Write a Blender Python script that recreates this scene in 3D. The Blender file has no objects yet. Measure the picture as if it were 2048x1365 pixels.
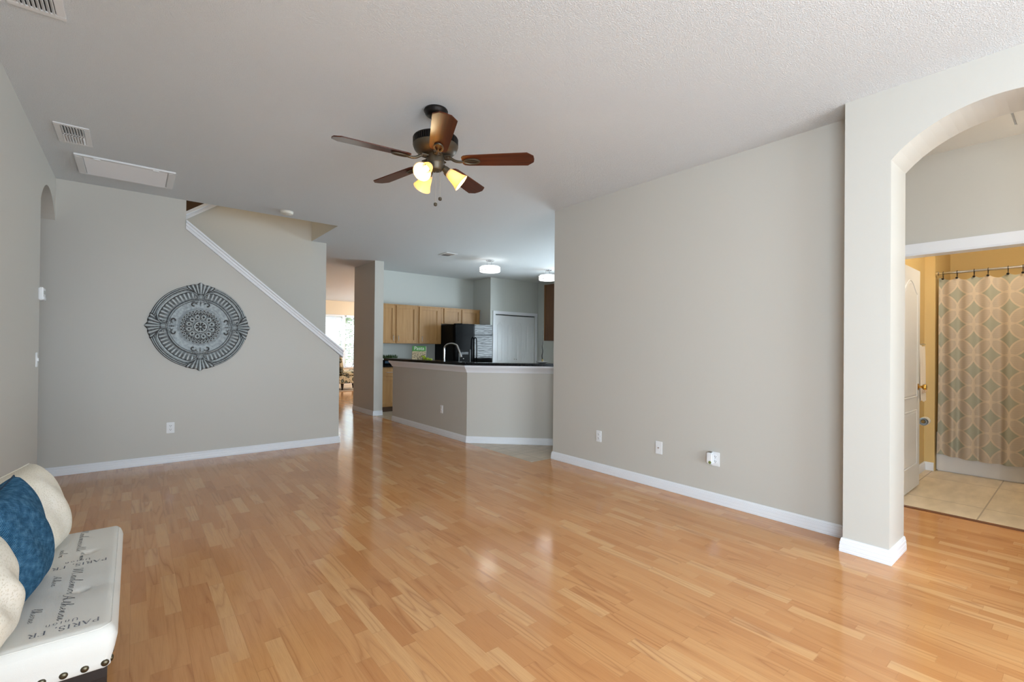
import bpy, bmesh, math, random
from math import sin, cos, pi, radians, sqrt, atan2, exp, hypot
from mathutils import Vector, Matrix
random.seed(7)
S = bpy.context.scene
COL = S.collection
H = 2.845                      # ceiling height

# ------------------------------------------------------------------ camera
cam = bpy.data.cameras.new('camera'); camo = bpy.data.objects.new('camera', cam); COL.objects.link(camo)
cam.sensor_width = 36; cam.lens = 936.0 / 2048 * 36; cam.shift_y = 8.5 / 2048
cam.clip_start = .05; cam.clip_end = 200
yaw, pitch, roll = radians(38.95), radians(.30), radians(.55)
fw = Vector((sin(yaw)*cos(pitch), cos(yaw)*cos(pitch), sin(pitch)))
r0 = Vector((cos(yaw), -sin(yaw), 0)); u0 = r0.cross(fw)
rt = r0*cos(roll) + u0*sin(roll); up = u0*cos(roll) - r0*sin(roll)
camo.matrix_world = Matrix(((rt.x, up.x, -fw.x, 0), (rt.y, up.y, -fw.y, 0), (rt.z, up.z, -fw.z, 1.27), (0, 0, 0, 1)))
S.camera = camo

# ------------------------------------------------------------------ world, lights, exposure
S.view_settings.view_transform = 'Standard'; S.view_settings.look = 'None'
S.view_settings.exposure = 0.38; S.view_settings.gamma = 1.0; S.view_settings.use_curve_mapping = False
W = bpy.data.worlds.new('sky'); S.world = W; W.use_nodes = True
bg = W.node_tree.nodes['Background']; bg.inputs[0].default_value = (.72, .86, 1, 1); bg.inputs[1].default_value = 2.0

def area(name, loc, rot, sx, sy, power, col=(1, 1, 1)):
    l = bpy.data.lights.new(name, 'AREA'); l.shape = 'RECTANGLE'; l.size = sx; l.size_y = sy; l.energy = power; l.color = col
    o = bpy.data.objects.new(name, l); COL.objects.link(o); o.location = loc; o.rotation_euler = rot; return o
def point(name, loc, power, col=(1, 1, 1), rad=.03):
    l = bpy.data.lights.new(name, 'POINT'); l.energy = power; l.color = col; l.shadow_soft_size = rad
    o = bpy.data.objects.new(name, l); COL.objects.link(o); o.location = loc; return o
DAY = (.72, .865, 1.0)
area('daylight_rear_glazing', (1.55, -3.84, 1.05), (pi/2, 0, 0), 3.7, 1.9, 208, DAY)
area('daylight_kitchen_window', (8.05, 5.65, 1.60), (0, pi/2, 0), 1.5, 2.9, 250, (.80, .91, 1.0))
point('upstairs_fill', (1.2, 6.9, 4.4), 18, (1, .80, .52), .1)  # added warm fill for the stair shaft, no fixture
point('hall_fill', (4.4, -1.0, 2.3), 26, (1, .93, .82), .1)  # added fill that brightens the hall, no fixture
area('daylight_side_window', (-.85, -1.2, 1.25), (0, -pi/2, 0), 1.7, 1.6, 112, DAY)
area('daylight_front_garden', (5.7, 18.6, 4.3), (radians(-62), 0, 0), 6, 2.4, 520, (.80, .90, 1.0))
area('front_side_fill', (9.35, 12.8, 1.5), (0, pi/2, 0), 1.6, 3.0, 100, (.86, .93, 1.0))  # added fill behind an invented opening, brightens the front room
sun = bpy.data.lights.new('sun', 'SUN'); sun.energy = 3.0; sun.angle = radians(1); sun.color = (1, .95, .86)
suno = bpy.data.objects.new('sun', sun); COL.objects.link(suno); suno.rotation_euler = (radians(-42), radians(18), 0)

# ------------------------------------------------------------------ helpers: materials
def lin(c):
    return tuple((x/12.92 if x <= .04045 else ((x+.055)/1.055)**2.4) for x in (v/255 for v in c)) + (1,)
class N:
    """tiny node helper"""
    def __init__(s, m): s.nt = m.node_tree; s.n = s.nt.nodes
    def new(s, t, **k):
        x = s.n.new(t)
        for a, b in k.items(): setattr(x, a, b)
        return x
    def put(s, sock, v):
        if isinstance(v, bpy.types.NodeSocket): s.nt.links.new(v, sock)
        else: sock.default_value = v
    def m(s, op, *a):
        x = s.new('ShaderNodeMath', operation=op)
        for i, v in enumerate(a): s.put(x.inputs[i], v)
        return x.outputs[0]
    def comb(s, x=0, y=0, z=0):
        c = s.new('ShaderNodeCombineXYZ')
        for i, v in enumerate((x, y, z)): s.put(c.inputs[i], v)
        return c.outputs[0]
    def sep(s, v):
        c = s.new('ShaderNodeSeparateXYZ'); s.put(c.inputs[0], v); return c.outputs
    def pos(s, kind='Object'): return s.new('ShaderNodeTexCoord').outputs[kind]
    def scale(s, v, k):
        c = s.new('ShaderNodeVectorMath', operation='MULTIPLY'); s.put(c.inputs[0], v); c.inputs[1].default_value = k; return c.outputs[0]
    def noise(s, v, sc, det=2, rough=.5, dist=0):
        c = s.new('ShaderNodeTexNoise'); s.put(c.inputs['Vector'], v); c.inputs['Scale'].default_value = sc
        c.inputs['Detail'].default_value = det; c.inputs['Roughness'].default_value = rough; c.inputs['Distortion'].default_value = dist
        return c.outputs[0]
    def vor(s, v, sc, feat='F1'):
        c = s.new('ShaderNodeTexVoronoi', feature=feat); s.put(c.inputs['Vector'], v); c.inputs['Scale'].default_value = sc; return c
    def ramp(s, f, stops, interp='LINEAR'):
        c = s.new('ShaderNodeValToRGB'); c.color_ramp.interpolation = interp
        e = c.color_ramp.elements
        while len(e) < len(stops): e.new(.5)
        for i, (p, col) in enumerate(stops): e[i].position = p; e[i].color = col
        s.put(c.inputs[0], f); return c.outputs[0]
    def mix(s, f, a, b):
        c = s.new('ShaderNodeMix', data_type='RGBA'); s.put(c.inputs[0], f); s.put(c.inputs[6], a); s.put(c.inputs[7], b); return c.outputs[2]
    def bump(s, h, dist=.002, st=1.0):
        c = s.new('ShaderNodeBump'); c.inputs['Distance'].default_value = dist; c.inputs['Strength'].default_value = st
        s.put(c.inputs['Height'], h); return c.outputs[0]
def mat(name, col=(200, 200, 200), rough=.6, metal=0, spec=.5, coat=0, emit=None, es=0, fn=None):
    m = bpy.data.materials.new(name); m.use_nodes = True
    b = m.node_tree.nodes['Principled BSDF']
    b.inputs['Base Color'].default_value = lin(col); b.inputs['Roughness'].default_value = rough
    b.inputs['Metallic'].default_value = metal; b.inputs['Specular IOR Level'].default_value = spec
    b.inputs['Coat Weight'].default_value = coat; b.inputs['Coat Roughness'].default_value = .08
    if emit: b.inputs['Emission Color'].default_value = lin(emit); b.inputs['Emission Strength'].default_value = es
    if fn: fn(N(m), b)
    return m
def bumpfn(scale, dist, det=2, st=1.0):
    def f(n, b): n.put(b.inputs['Normal'], n.bump(n.noise(n.pos(), scale, det), dist, st))
    return f
def paint(name, col, rough=.55, spec=.35):
    return mat(name, col, rough, spec=spec, fn=bumpfn(140, .0006, 2, .35))

def _ceil(n, b):
    p = n.pos()
    a = n.noise(p, 185, 2, .55, .3); s1 = n.ramp(a, [(.42, (0, 0, 0, 1)), (.60, (1, 1, 1, 1))])
    n.put(b.inputs['Normal'], n.bump(s1, .0021, 1.0))
def _floor(n, b):
    x, y, z = n.sep(n.pos())
    row = n.m('FLOOR', n.m('DIVIDE', x, .064))
    wn = n.new('ShaderNodeTexWhiteNoise', noise_dimensions='1D'); n.put(wn.inputs['W'], row); rr = wn.outputs[0]
    ln = n.m('ADD', .24, n.m('MULTIPLY', rr, .26))
    yy = n.m('DIVIDE', n.m('ADD', y, n.m('MULTIPLY', rr, 37.3)), ln)
    cell = n.m('FLOOR', yy)
    w2 = n.new('ShaderNodeTexWhiteNoise', noise_dimensions='2D'); n.put(w2.inputs['Vector'], n.comb(row, cell, 0)); rc = w2.outputs[0]
    base = n.ramp(rc, [(0, lin((200, 139, 86))), (.25, lin((208, 148, 93))), (.8, lin((215, 158, 102))), (1, lin((224, 174, 120)))])
    g = n.noise(n.comb(n.m('ADD', n.m('MULTIPLY', x, 11), n.m('MULTIPLY', rc, 91)), n.m('MULTIPLY', y, .9), n.m('MULTIPLY', rc, 33)), 1.0, 1.0, .5, .15)
    rings = n.m('PINGPONG', n.m('MULTIPLY', g, 13), 1.0)
    rr2 = n.ramp(rings, [(0, (1, 1, 1, 1)), (.2, (.4, .4, .4, 1)), (.7, (0, 0, 0, 1))])
    wsel = n.ramp(w2.outputs[1], [(.3, (.08, .08, .08, 1)), (.9, (.62, .62, .62, 1))])
    c1 = n.mix(n.m('MULTIPLY', rr2, n.m('MULTIPLY', wsel, 1.0)), base, lin((160, 96, 54)))
    fine = n.noise(n.comb(n.m('MULTIPLY', x, 260), n.m('MULTIPLY', y, 9), rc), 1.0, 2)
    c2 = n.mix(n.m('MULTIPLY', n.ramp(fine, [(.45, (0, 0, 0, 1)), (.75, (1, 1, 1, 1))]), .22), c1, lin((170, 106, 62)))
    fx = n.m('FRACT', n.m('DIVIDE', x, .192)); fy = n.m('FRACT', yy)
    gap = n.m('MAXIMUM', n.m('LESS_THAN', fx, .007), n.m('MULTIPLY', n.m('LESS_THAN', fy, .008), .45))
    c3 = n.mix(n.m('MULTIPLY', gap, .3), c2, lin((110, 62, 34)))
    n.put(b.inputs['Base Color'], c3)
    rg = n.m('ADD', .09, n.m('MULTIPLY', n.noise(n.comb(n.m('MULTIPLY', x, 30), n.m('MULTIPLY', y, 4), 0), 1, 2), .07))
    n.put(b.inputs['Roughness'], rg)
    n.put(b.inputs['Normal'], n.bump(n.noise(n.comb(n.m('MULTIPLY', x, 10), n.m('MULTIPLY', y, 3), 0), 1, 1), .0008, .5))
def _tile(col, grout, sx, sy, ox=0, oy=0):
    def f(n, b):
        x, y, z = n.sep(n.pos())
        ux = n.m('DIVIDE', n.m('ADD', x, ox), sx); uy = n.m('DIVIDE', n.m('ADD', y, oy), sy)
        w = n.new('ShaderNodeTexWhiteNoise', noise_dimensions='2D'); n.put(w.inputs['Vector'], n.comb(n.m('FLOOR', ux), n.m('FLOOR', uy), 0))
        v = n.m('ADD', n.noise(n.comb(n.m('MULTIPLY', x, 3), n.m('MULTIPLY', y, 9), w.outputs[0]), 1.3, 4), n.m('MULTIPLY', w.outputs[0], .12))
        c = n.ramp(v, [(.3, lin(tuple(k-16 for k in col))), (.75, lin(tuple(min(255, k+12) for k in col)))])
        e = n.m('MAXIMUM', n.m('LESS_THAN', n.m('PINGPONG', ux, .5), .0045/sx), n.m('LESS_THAN', n.m('PINGPONG', uy, .5), .0045/sy))
        n.put(b.inputs['Base Color'], n.mix(e, c, lin(grout)))
    return f
def _wood(c0, c1, axis=2, k=26):
    def f(n, b):
        x, y, z = n.sep(n.pos())
        v = [n.m('MULTIPLY', q, k if i != axis else 1.6) for i, q in enumerate((x, y, z))]
        g = n.noise(n.comb(*v), 1, 3, .55, .5)
        n.put(b.inputs['Base Color'], n.ramp(g, [(.3, lin(c0)), (.7, lin(c1))]))
    return f
def _granite(n, b):
    p = n.pos(); v = n.vor(p, 240); a = n.noise(p, 90, 3)
    c = n.ramp(v.outputs['Distance'], [(.12, lin((70, 70, 74))), (.3, lin((12, 12, 14)))])
    n.put(b.inputs['Base Color'], n.mix(n.ramp(a, [(.5, (0, 0, 0, 1)), (.65, (1, 1, 1, 1))]), c, lin((8, 8, 9))))
def _weave(n, b):
    x, y, z = n.sep(n.pos()); k = 1100
    a = n.m('SINE', n.m('MULTIPLY', n.m('ADD', y, n.m('MULTIPLY', z, .25)), k)); c = n.m('SINE', n.m('MULTIPLY', n.m('SUBTRACT', z, n.m('MULTIPLY', y, .25)), k*1.25))
    h = n.m('MULTIPLY', a, c); nz = n.noise(n.pos(), 60, 3)
    f = n.m('ADD', n.m('MULTIPLY', h, .3), nz)
    n.put(b.inputs['Base Color'], n.ramp(f, [(.2, lin((36, 74, 102))), (.55, lin((56, 104, 138))), (.85, lin((104, 150, 182)))]))
    n.put(b.inputs['Normal'], n.bump(h, .0022, .8))
def _knit(n, b):
    p = n.pos(); v = n.vor(p, 165); d = v.outputs['Distance']
    s1 = n.ramp(d, [(.12, (0, 0, 0, 1)), (.42, (1, 1, 1, 1))])
    n.put(b.inputs['Base Color'], n.mix(s1, lin((208, 200, 180)), n.ramp(n.noise(p, 9, 2), [(.35, lin((222, 215, 199))), (.7, lin((230, 225, 214)))])))
    n.put(b.inputs['Normal'], n.bump(s1, .0015, .5))
def _linen(n, b):
    x, y, z = n.sep(n.pos())
    w = n.m('ADD', n.noise(n.comb(n.m('MULTIPLY', x, 900), n.m('MULTIPLY', y, 60), n.m('MULTIPLY', z, 200)), 1, 1), n.noise(n.comb(n.m('MULTIPLY', x, 60), n.m('MULTIPLY', y, 900), n.m('MULTIPLY', z, 200)), 1, 1))
    n.put(b.inputs['Normal'], n.bump(w, .0006, .35))
def _curtain(n, b):
    x, y, z = n.sep(n.pos())
    a = n.m('DIVIDE', n.m('ADD', y, -.875), .25); c = n.m('DIVIDE', n.m('ADD', z, -1.866), .312)
    u = n.m('ADD', a, c); v = n.m('SUBTRACT', a, c)
    fu = n.m('FRACT', u); fv = n.m('FRACT', v); R = .7072
    inside = 0; band = 0; near = None
    for cu in (0, 1):
        for cv in (0, 1):
            d = n.m('SQRT', n.m('ADD', n.m('POWER', n.m('SUBTRACT', fu, cu), 2), n.m('POWER', n.m('SUBTRACT', fv, cv), 2)))
            inside = n.m('ADD', inside, n.m('LESS_THAN', d, R))
            bd = n.m('LESS_THAN', n.m('ABSOLUTE', n.m('SUBTRACT', d, R+.032)), .034)
            band = bd if cu+cv == 0 else n.m('MAXIMUM', band, bd)
    lens = n.m('GREATER_THAN', inside, 1.5)
    stripe = n.m('GREATER_THAN', n.m('SINE', n.m('MULTIPLY', z, 620)), .1)
    leaf = n.mix(stripe, lin((190, 177, 161)), lin((181, 168, 151)))
    c1 = n.mix(lens, lin((164, 163, 147)), leaf)
    n.put(b.inputs['Base Color'], n.mix(band, c1, lin((201, 186, 165))))
def _chairfab(n, b):
    x, y, z = n.sep(n.pos()); p = n.comb(n.m('ADD', x, n.m('MULTIPLY', y, .7)), n.m('MULTIPLY', z, .72), 0)
    def v2(sc):
        c = n.new('ShaderNodeTexVoronoi', voronoi_dimensions='2D'); n.put(c.inputs['Vector'], p); c.inputs['Scale'].default_value = sc; return c.outputs['Distance']
    a = n.ramp(v2(8.5), [(.10, lin((150, 160, 150))), (.16, lin((84, 88, 78))), (.36, lin((104, 106, 90))), (.40, lin((220, 208, 176)))])
    c = n.ramp(v2(17), [(.22, (0, 0, 0, 1)), (.28, (1, 1, 1, 1))])
    n.put(b.inputs['Base Color'], n.mix(n.m('MULTIPLY', n.m('SUBTRACT', 1.0, c), .55), a, lin((92, 76, 52))))
def _leaf(c0, c1):
    def f(n, b): n.put(b.inputs['Base Color'], n.ramp(n.noise(n.pos(), 6, 3), [(.3, lin(c0)), (.7, lin(c1))]))
    return f
def _fridge(n, b):
    x, y, z = n.sep(n.pos())
    h = n.noise(n.comb(n.m('MULTIPLY', x, 5), 0, n.m('MULTIPLY', z, 9)), 1, 1)
    n.put(b.inputs['Normal'], n.bump(h, .0022, .35))
def _patina(n, b):
    at = n.new('ShaderNodeAttribute'); at.attribute_name = 'patina'
    f = n.m('ADD', at.outputs['Fac'], n.m('MULTIPLY', n.m('SUBTRACT', n.noise(n.pos(), 45, 4), .5), .5))
    n.put(b.inputs['Base Color'], n.ramp(f, [(.08, lin((186, 194, 196))), (.40, lin((126, 133, 135))), (.78, lin((42, 37, 34)))]))
def _shade(n, b):
    t = n.new('ShaderNodeBsdfTranslucent'); t.inputs[0].default_value = lin((255, 226, 160))
    d = n.new('ShaderNodeBsdfDiffuse'); d.inputs[0].default_value = lin((252, 236, 200))
    g = n.new('ShaderNodeBsdfGlossy'); g.inputs[1].default_value = .15
    m1 = n.new('ShaderNodeMixShader'); m1.inputs[0].default_value = .5; n.nt.links.new(d.outputs[0], m1.inputs[1]); n.nt.links.new(t.outputs[0], m1.inputs[2])
    m2 = n.new('ShaderNodeMixShader'); m2.inputs[0].default_value = .06; n.nt.links.new(m1.outputs[0], m2.inputs[1]); n.nt.links.new(g.outputs[0], m2.inputs[2])
    em = n.new('ShaderNodeEmission'); em.inputs[0].default_value = lin((255, 205, 120)); em.inputs[1].default_value = .16
    ad = n.new('ShaderNodeAddShader'); n.nt.links.new(m2.outputs[0], ad.inputs[0]); n.nt.links.new(em.outputs[0], ad.inputs[1]); m2 = ad
    n.nt.links.new(m2.outputs[0], n.n['Material Output'].inputs[0])
def _thinglass(tint, k):
    def f(n, b):
        t = n.new('ShaderNodeBsdfTransparent'); t.inputs[0].default_value = tint
        g = n.new('ShaderNodeBsdfGlossy'); g.inputs[1].default_value = .03
        fr = n.new('ShaderNodeLayerWeight'); fr.inputs[0].default_value = k
        m1 = n.new('ShaderNodeMixShader'); n.nt.links.new(fr.outputs['Fresnel'], m1.inputs[0]); n.nt.links.new(t.outputs[0], m1.inputs[1]); n.nt.links.new(g.outputs[0], m1.inputs[2])
        n.nt.links.new(m1.outputs[0], n.n['Material Output'].inputs[0])
    return f

WALL = paint('greige_wall_paint', (198, 195, 187), .42, .4)
CEIL = mat('textured_ceiling_paint', (226, 230, 232), .85, spec=.2, fn=_ceil)
KWALL = paint('pale_grey_green_paint', (198, 201, 196), .5)
TAN = paint('tan_wall_paint', (224, 204, 174))
BATH = paint('yellow_tan_paint', (214, 186, 128))
TRIM = mat('white_gloss_trim', (232, 234, 238), .3)
WHITE = mat('white_plastic', (232, 233, 234), .35)
CREAMP = mat('off_white_plastic', (226, 222, 210), .4)
DOORW = mat('white_door_paint', (228, 230, 232), .35)
FLOOR = mat('three_strip_laminate', (205, 145, 95), .18, spec=.45, fn=_floor)
KTILE = mat('beige_kitchen_tile', (206, 190, 168), .35, fn=_tile((206, 190, 168), (168, 152, 132), .33, .33))
BTILE = mat('beige_bathroom_tile', (220, 196, 160), .35, fn=_tile((226, 208, 180), (178, 158, 132), .9, .52, .02, -.02))
MAPLE = mat('maple_cabinet', (184, 138, 84), .42, fn=_wood((168, 123, 70), (186, 142, 88)))
MAPLE_BACKLIT = mat('maple_cabinet_backlit', (96, 62, 34), .5, fn=_wood((88, 56, 30), (106, 70, 40)))  # maple darkened in the colour for the backlit right-hand cabinet
GRAN = mat('black_granite', (14, 14, 15), .16, spec=.14, fn=_granite)
BLACK = mat('black_gloss', (4, 4, 5), .14, spec=.03)
BLACKM = mat('black_matte', (5, 5, 6), .4, spec=.1)
FRIDGE = mat('black_fridge_door', (5, 6, 9), .05, spec=.28, fn=_fridge)
STEEL = mat('brushed_steel', (200, 200, 202), .25, 1)
CHROME = mat('chrome', (225, 226, 228), .08, 1)
BRASS = mat('brass', (212, 168, 84), .2, 1)
BRONZE = mat('oil_rubbed_bronze', (88, 79, 65), .42, .6)
DBRONZE = mat('dark_bronze', (30, 26, 24), .4, .6)
BLADE = mat('mahogany_blade', (84, 42, 24), .3, spec=.25, fn=_wood((62, 29, 17), (100, 50, 26), 0, 40))
SHADE = mat('amber_glass_shade', (250, 214, 140), fn=_shade)
BULB = mat('warm_bulb', (255, 240, 200), emit=(255, 226, 160), es=3)
CBULB = mat('cool_bulb', (255, 255, 255), emit=(255, 250, 240), es=3)
def _milk(n, b):
    t = n.new('ShaderNodeBsdfTransparent'); d = n.new('ShaderNodeBsdfTranslucent'); d.inputs[0].default_value = (.9, .9, .9, 1)
    f = n.new('ShaderNodeBsdfDiffuse'); f.inputs[0].default_value = (.9, .9, .9, 1)
    m0 = n.new('ShaderNodeMixShader'); m0.inputs[0].default_value = .5; n.nt.links.new(d.outputs[0], m0.inputs[1]); n.nt.links.new(f.outputs[0], m0.inputs[2])
    m1 = n.new('ShaderNodeMixShader'); m1.inputs[0].default_value = .2; n.nt.links.new(t.outputs[0], m1.inputs[1]); n.nt.links.new(m0.outputs[0], m1.inputs[2])
    em = n.new('ShaderNodeEmission'); em.inputs[0].default_value = (1, .97, .93, 1); em.inputs[1].default_value = .6
    ad = n.new('ShaderNodeAddShader'); n.nt.links.new(m1.outputs[0], ad.inputs[0]); n.nt.links.new(em.outputs[0], ad.inputs[1])
    n.nt.links.new(ad.outputs[0], n.n['Material Output'].inputs[0])
GLASS = mat('seeded_glass', fn=_milk)
PANE = mat('window_pane', fn=_thinglass((.96, .98, .98, 1), .08))
MEDAL = mat('antiqued_metal', (150, 158, 160), .5, .2, fn=_patina)
VENTD = mat('dark_duct', (16, 16, 18), .7)
LINEN = mat('white_linen', (219, 216, 209), .85, spec=.15, fn=_linen)
INK = mat('charcoal_print', (74, 76, 84), .9, spec=.1)
INKL = mat('grey_print', (122, 124, 132), .9, spec=.1)
NAIL = mat('antique_nailhead', (86, 78, 62), .3, .85)
LEGD = mat('espresso_wood', (26, 18, 15), .35)
BLUE = mat('woven_blue_fabric', (40, 96, 140), .9, spec=.1, fn=_weave)
CREAM = mat('cream_knit', (236, 228, 208), .95, spec=.1, fn=_knit)
CURT = mat('leaf_print_curtain', (200, 190, 172), .85, spec=.1, fn=_curtain)
PORC = mat('white_porcelain', (226, 224, 222), .25)
TOWEL = mat('white_terry', (240, 228, 210), .95, spec=.05, fn=bumpfn(300, .002))
PAPER = mat('paper', (240, 238, 232), .9)
CHAIRF = mat('oval_print_fabric', (200, 186, 150), .9, fn=_chairfab)
GREEN = mat('grass_green', (40, 74, 26), .6, fn=_leaf((22, 46, 14), (62, 100, 36)))
PLANTG = mat('plant_green', (40, 66, 44), .5, fn=_leaf((26, 48, 34), (60, 92, 58)))
GRAPE = mat('green_grape', (164, 184, 42), .3)
BKGREEN = mat('book_green', (92, 158, 84), .45)
BKPHOTO = mat('book_photo', (190, 176, 140), .45, fn=lambda n, b: n.put(b.inputs['Base Color'], n.ramp(n.vor(n.pos(), 48).outputs['Distance'], [(.1, lin((226, 202, 146))), (.5, lin((196, 186, 158))), (.8, lin((110, 88, 52)))])))
RUG = mat('tan_rug', (168, 140, 110), .95, fn=bumpfn(120, .003))
BUSH = mat('shrub_leaves', (124, 150, 104), .6, fn=_leaf((96, 122, 84), (156, 182, 130)))
LAWN = mat('lawn', (128, 150, 92), .9, fn=_leaf((110, 132, 76), (150, 168, 110)))
STUCCO = mat('pale_stucco', (226, 208, 196), .9)
BROWN = mat('brown_unlit_stairwell', (74, 50, 26), .7)  # brown wall with the unlit stairwell's darkness put into its colour
BARK = mat('black_twig', (26, 24, 20), .6)

# ------------------------------------------------------------------ helpers: geometry
class B:
    def __init__(s): s.v = []; s.f = []
    def add(s, vs, fs, M=None):
        o = len(s.v)
        s.v += [tuple(M @ Vector(p)) if M is not None else tuple(p) for p in vs]
        s.f += [[o+i for i in f] for f in fs]; return s
    def box(s, x0, x1, y0, y1, z0, z1, M=None):
        return s.add([(x, y, z) for x in (x0, x1) for y in (y0, y1) for z in (z0, z1)],
                     [(0, 1, 3, 2), (4, 6, 7, 5), (0, 4, 5, 1), (2, 3, 7, 6), (0, 2, 6, 4), (1, 5, 7, 3)], M)
    def prism(s, poly, axis, a, b, M=None):
        """poly: 2D points in the two other axes (x,y order) extruded along axis a..b"""
        def p3(p, t): return {0: (t, p[0], p[1]), 1: (p[0], t, p[1]), 2: (p[0], p[1], t)}[axis]
        n = len(poly); vs = [p3(p, a) for p in poly] + [p3(p, b) for p in poly]
        fs = [list(range(n))[::-1], list(range(n, 2*n))] + [(i, (i+1) % n, n+(i+1) % n, n+i) for i in range(n)]
        return s.add(vs, fs, M)
    def lathe(s, prof, n=32, M=None, caps=True):
        vs = []; fs = []
        for r, z in prof:
            for i in range(n): vs.append((r*cos(2*pi*i/n), r*sin(2*pi*i/n), z))
        for k in range(len(prof)-1):
            for i in range(n):
                j = (i+1) % n; fs.append((k*n+i, k*n+j, (k+1)*n+j, (k+1)*n+i))
        if caps:
            fs.append(list(range(n))[::-1]); fs.append([(len(prof)-1)*n+i for i in range(n)])
        return s.add(vs, fs, M)
    def tube(s, pts, r, n=10, M=None, closed=False):
        pts = [Vector(p) for p in pts]; m = len(pts); vs = []; fs = []; prev = None
        for k, p in enumerate(pts):
            if closed: t = pts[(k+1) % m] - pts[k-1]
            else: t = pts[min(k+1, m-1)] - pts[max(k-1, 0)]
            t.normalize()
            if prev is None: a = t.orthogonal().normalized()
            else: a = (prev - t*prev.dot(t)).normalized()
            prev = a; c = t.cross(a); rr = r(k/(m-1)) if callable(r) else r
            for i in range(n): q = p + (a*cos(2*pi*i/n) + c*sin(2*pi*i/n))*rr; vs.append(q)
        for k in range(m if closed else m-1):
            for i in range(n):
                j = (i+1) % n; k2 = (k+1) % m; fs.append((k*n+i, k*n+j, k2*n+j, k2*n+i))
        if not closed: fs.append(list(range(n))[::-1]); fs.append([(m-1)*n+i for i in range(n)])
        return s.add(vs, fs, M)
    def sphere(s, c, r, n=14, m=8, sc=(1, 1, 1)):
        vs = [(c[0], c[1], c[2]-r*sc[2])]; fs = []
        for k in range(1, m):
            a = -pi/2 + pi*k/m
            for i in range(n): vs.append((c[0]+r*sc[0]*cos(a)*cos(2*pi*i/n), c[1]+r*sc[1]*cos(a)*sin(2*pi*i/n), c[2]+r*sc[2]*sin(a)))
        vs.append((c[0], c[1], c[2]+r*sc[2])); L = len(vs)-1
        for i in range(n):
            j = (i+1) % n; fs.append((0, 1+j, 1+i)); fs.append((L, 1+(m-2)*n+i, 1+(m-2)*n+j))
            for k in range(m-2): fs.append((1+k*n+i, 1+k*n+j, 1+(k+1)*n+j, 1+(k+1)*n+i))
        return s.add(vs, fs)
    def grid(s, fn, nu, nv, M=None):
        vs = [fn(i/nu, j/nv) for i in range(nu+1) for j in range(nv+1)]
        fs = [(i*(nv+1)+j, (i+1)*(nv+1)+j, (i+1)*(nv+1)+j+1, i*(nv+1)+j+1) for i in range(nu) for j in range(nv)]
        return s.add(vs, fs, M)
    def build(s, name, m, parent=None, loc=None, rot=None, smooth=None, bevel=0, seg=2, weld=False):
        me = bpy.data.meshes.new(name); bm = bmesh.new()
        vv = [bm.verts.new(p) for p in s.v]
        for f in s.f:
            try: bm.faces.new([vv[i] for i in f])
            except ValueError: pass
        if weld: bmesh.ops.remove_doubles(bm, verts=bm.verts, dist=1e-5)
        bmesh.ops.recalc_face_normals(bm, faces=bm.faces)
        if bevel:
            ed = [e for e in bm.edges if len(e.link_faces) == 2 and e.calc_face_angle(0) > radians(40)]
            bmesh.ops.bevel(bm, geom=ed, offset=bevel, segments=seg, affect='EDGES', clamp_overlap=True)
        bm.to_mesh(me); bm.free()
        if smooth:
            me.polygons.foreach_set('use_smooth', [True]*len(me.polygons)); me.set_sharp_from_angle(angle=radians(smooth))
        me.materials.append(m)
        o = bpy.data.objects.new(name, me); COL.objects.link(o)
        if parent: o.parent = parent
        if loc: o.location = loc
        if rot: o.rotation_euler = rot
        return o
def tag(o, label, cat, group=None):
    o['label'] = label; o['category'] = cat
    if group: o['group'] = group
    return o
def thing(name, label, cat, loc=(0, 0, 0), rz=0, group=None):
    o = bpy.data.objects.new(name, None); COL.objects.link(o); o.location = loc; o.rotation_euler = (0, 0, rz); o.empty_display_size = .1
    return tag(o, label, cat, group)
def struct(o): o['kind'] = 'structure'; return o
def dup(root, loc, label, rz=None, group=None):
    r = root.copy(); COL.objects.link(r); r.location = loc; r['label'] = label
    if rz is not None: r.rotation_euler = (0, 0, rz)
    if group: r['group'] = group
    for ch in list(root.children):
        c = ch.copy(); COL.objects.link(c); c.parent = r
        for g in list(ch.children):
            d = g.copy(); COL.objects.link(d); d.parent = c
    return r
def Mloc(x=0, y=0, z=0, rx=0, ry=0, rz=0):
    return Matrix.Translation((x, y, z)) @ Matrix.Rotation(rz, 4, 'Z') @ Matrix.Rotation(ry, 4, 'Y') @ Matrix.Rotation(rx, 4, 'X')
def catmull(p, k=8, closed=False):
    p = [Vector(q) for q in p]; n = len(p); out = []
    for i in range(n if closed else n-1):
        a, b, c, d = (p[(i-1) % n], p[i], p[(i+1) % n], p[(i+2) % n]) if closed else (p[max(i-1, 0)], p[i], p[i+1], p[min(i+2, n-1)])
        for j in range(k):
            t = j/k; out.append(.5*((2*b) + (c-a)*t + (2*a-5*b+4*c-d)*t*t + (3*b-a-3*c+d)*t**3))
    if not closed: out.append(p[-1])
    return out

# ------------------------------------------------------------------ the setting
XL, XR, XC = -.595, 3.745, 3.505       # left wall, right wall, arch wall faces
YM = 6.21                              # stair wall face
YB = -3.80                             # rear wall face
def arc(y0, y1, zs, rise, n=22):
    h = (y1-y0)/2; R = (h*h+rise*rise)/(2*rise); c = (y0+y1)/2
    return [(c + h*(2*i/n-1), zs+rise-R+sqrt(max(R*R-(h*(2*i/n-1))**2, 0))) for i in range(n+1)]
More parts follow.
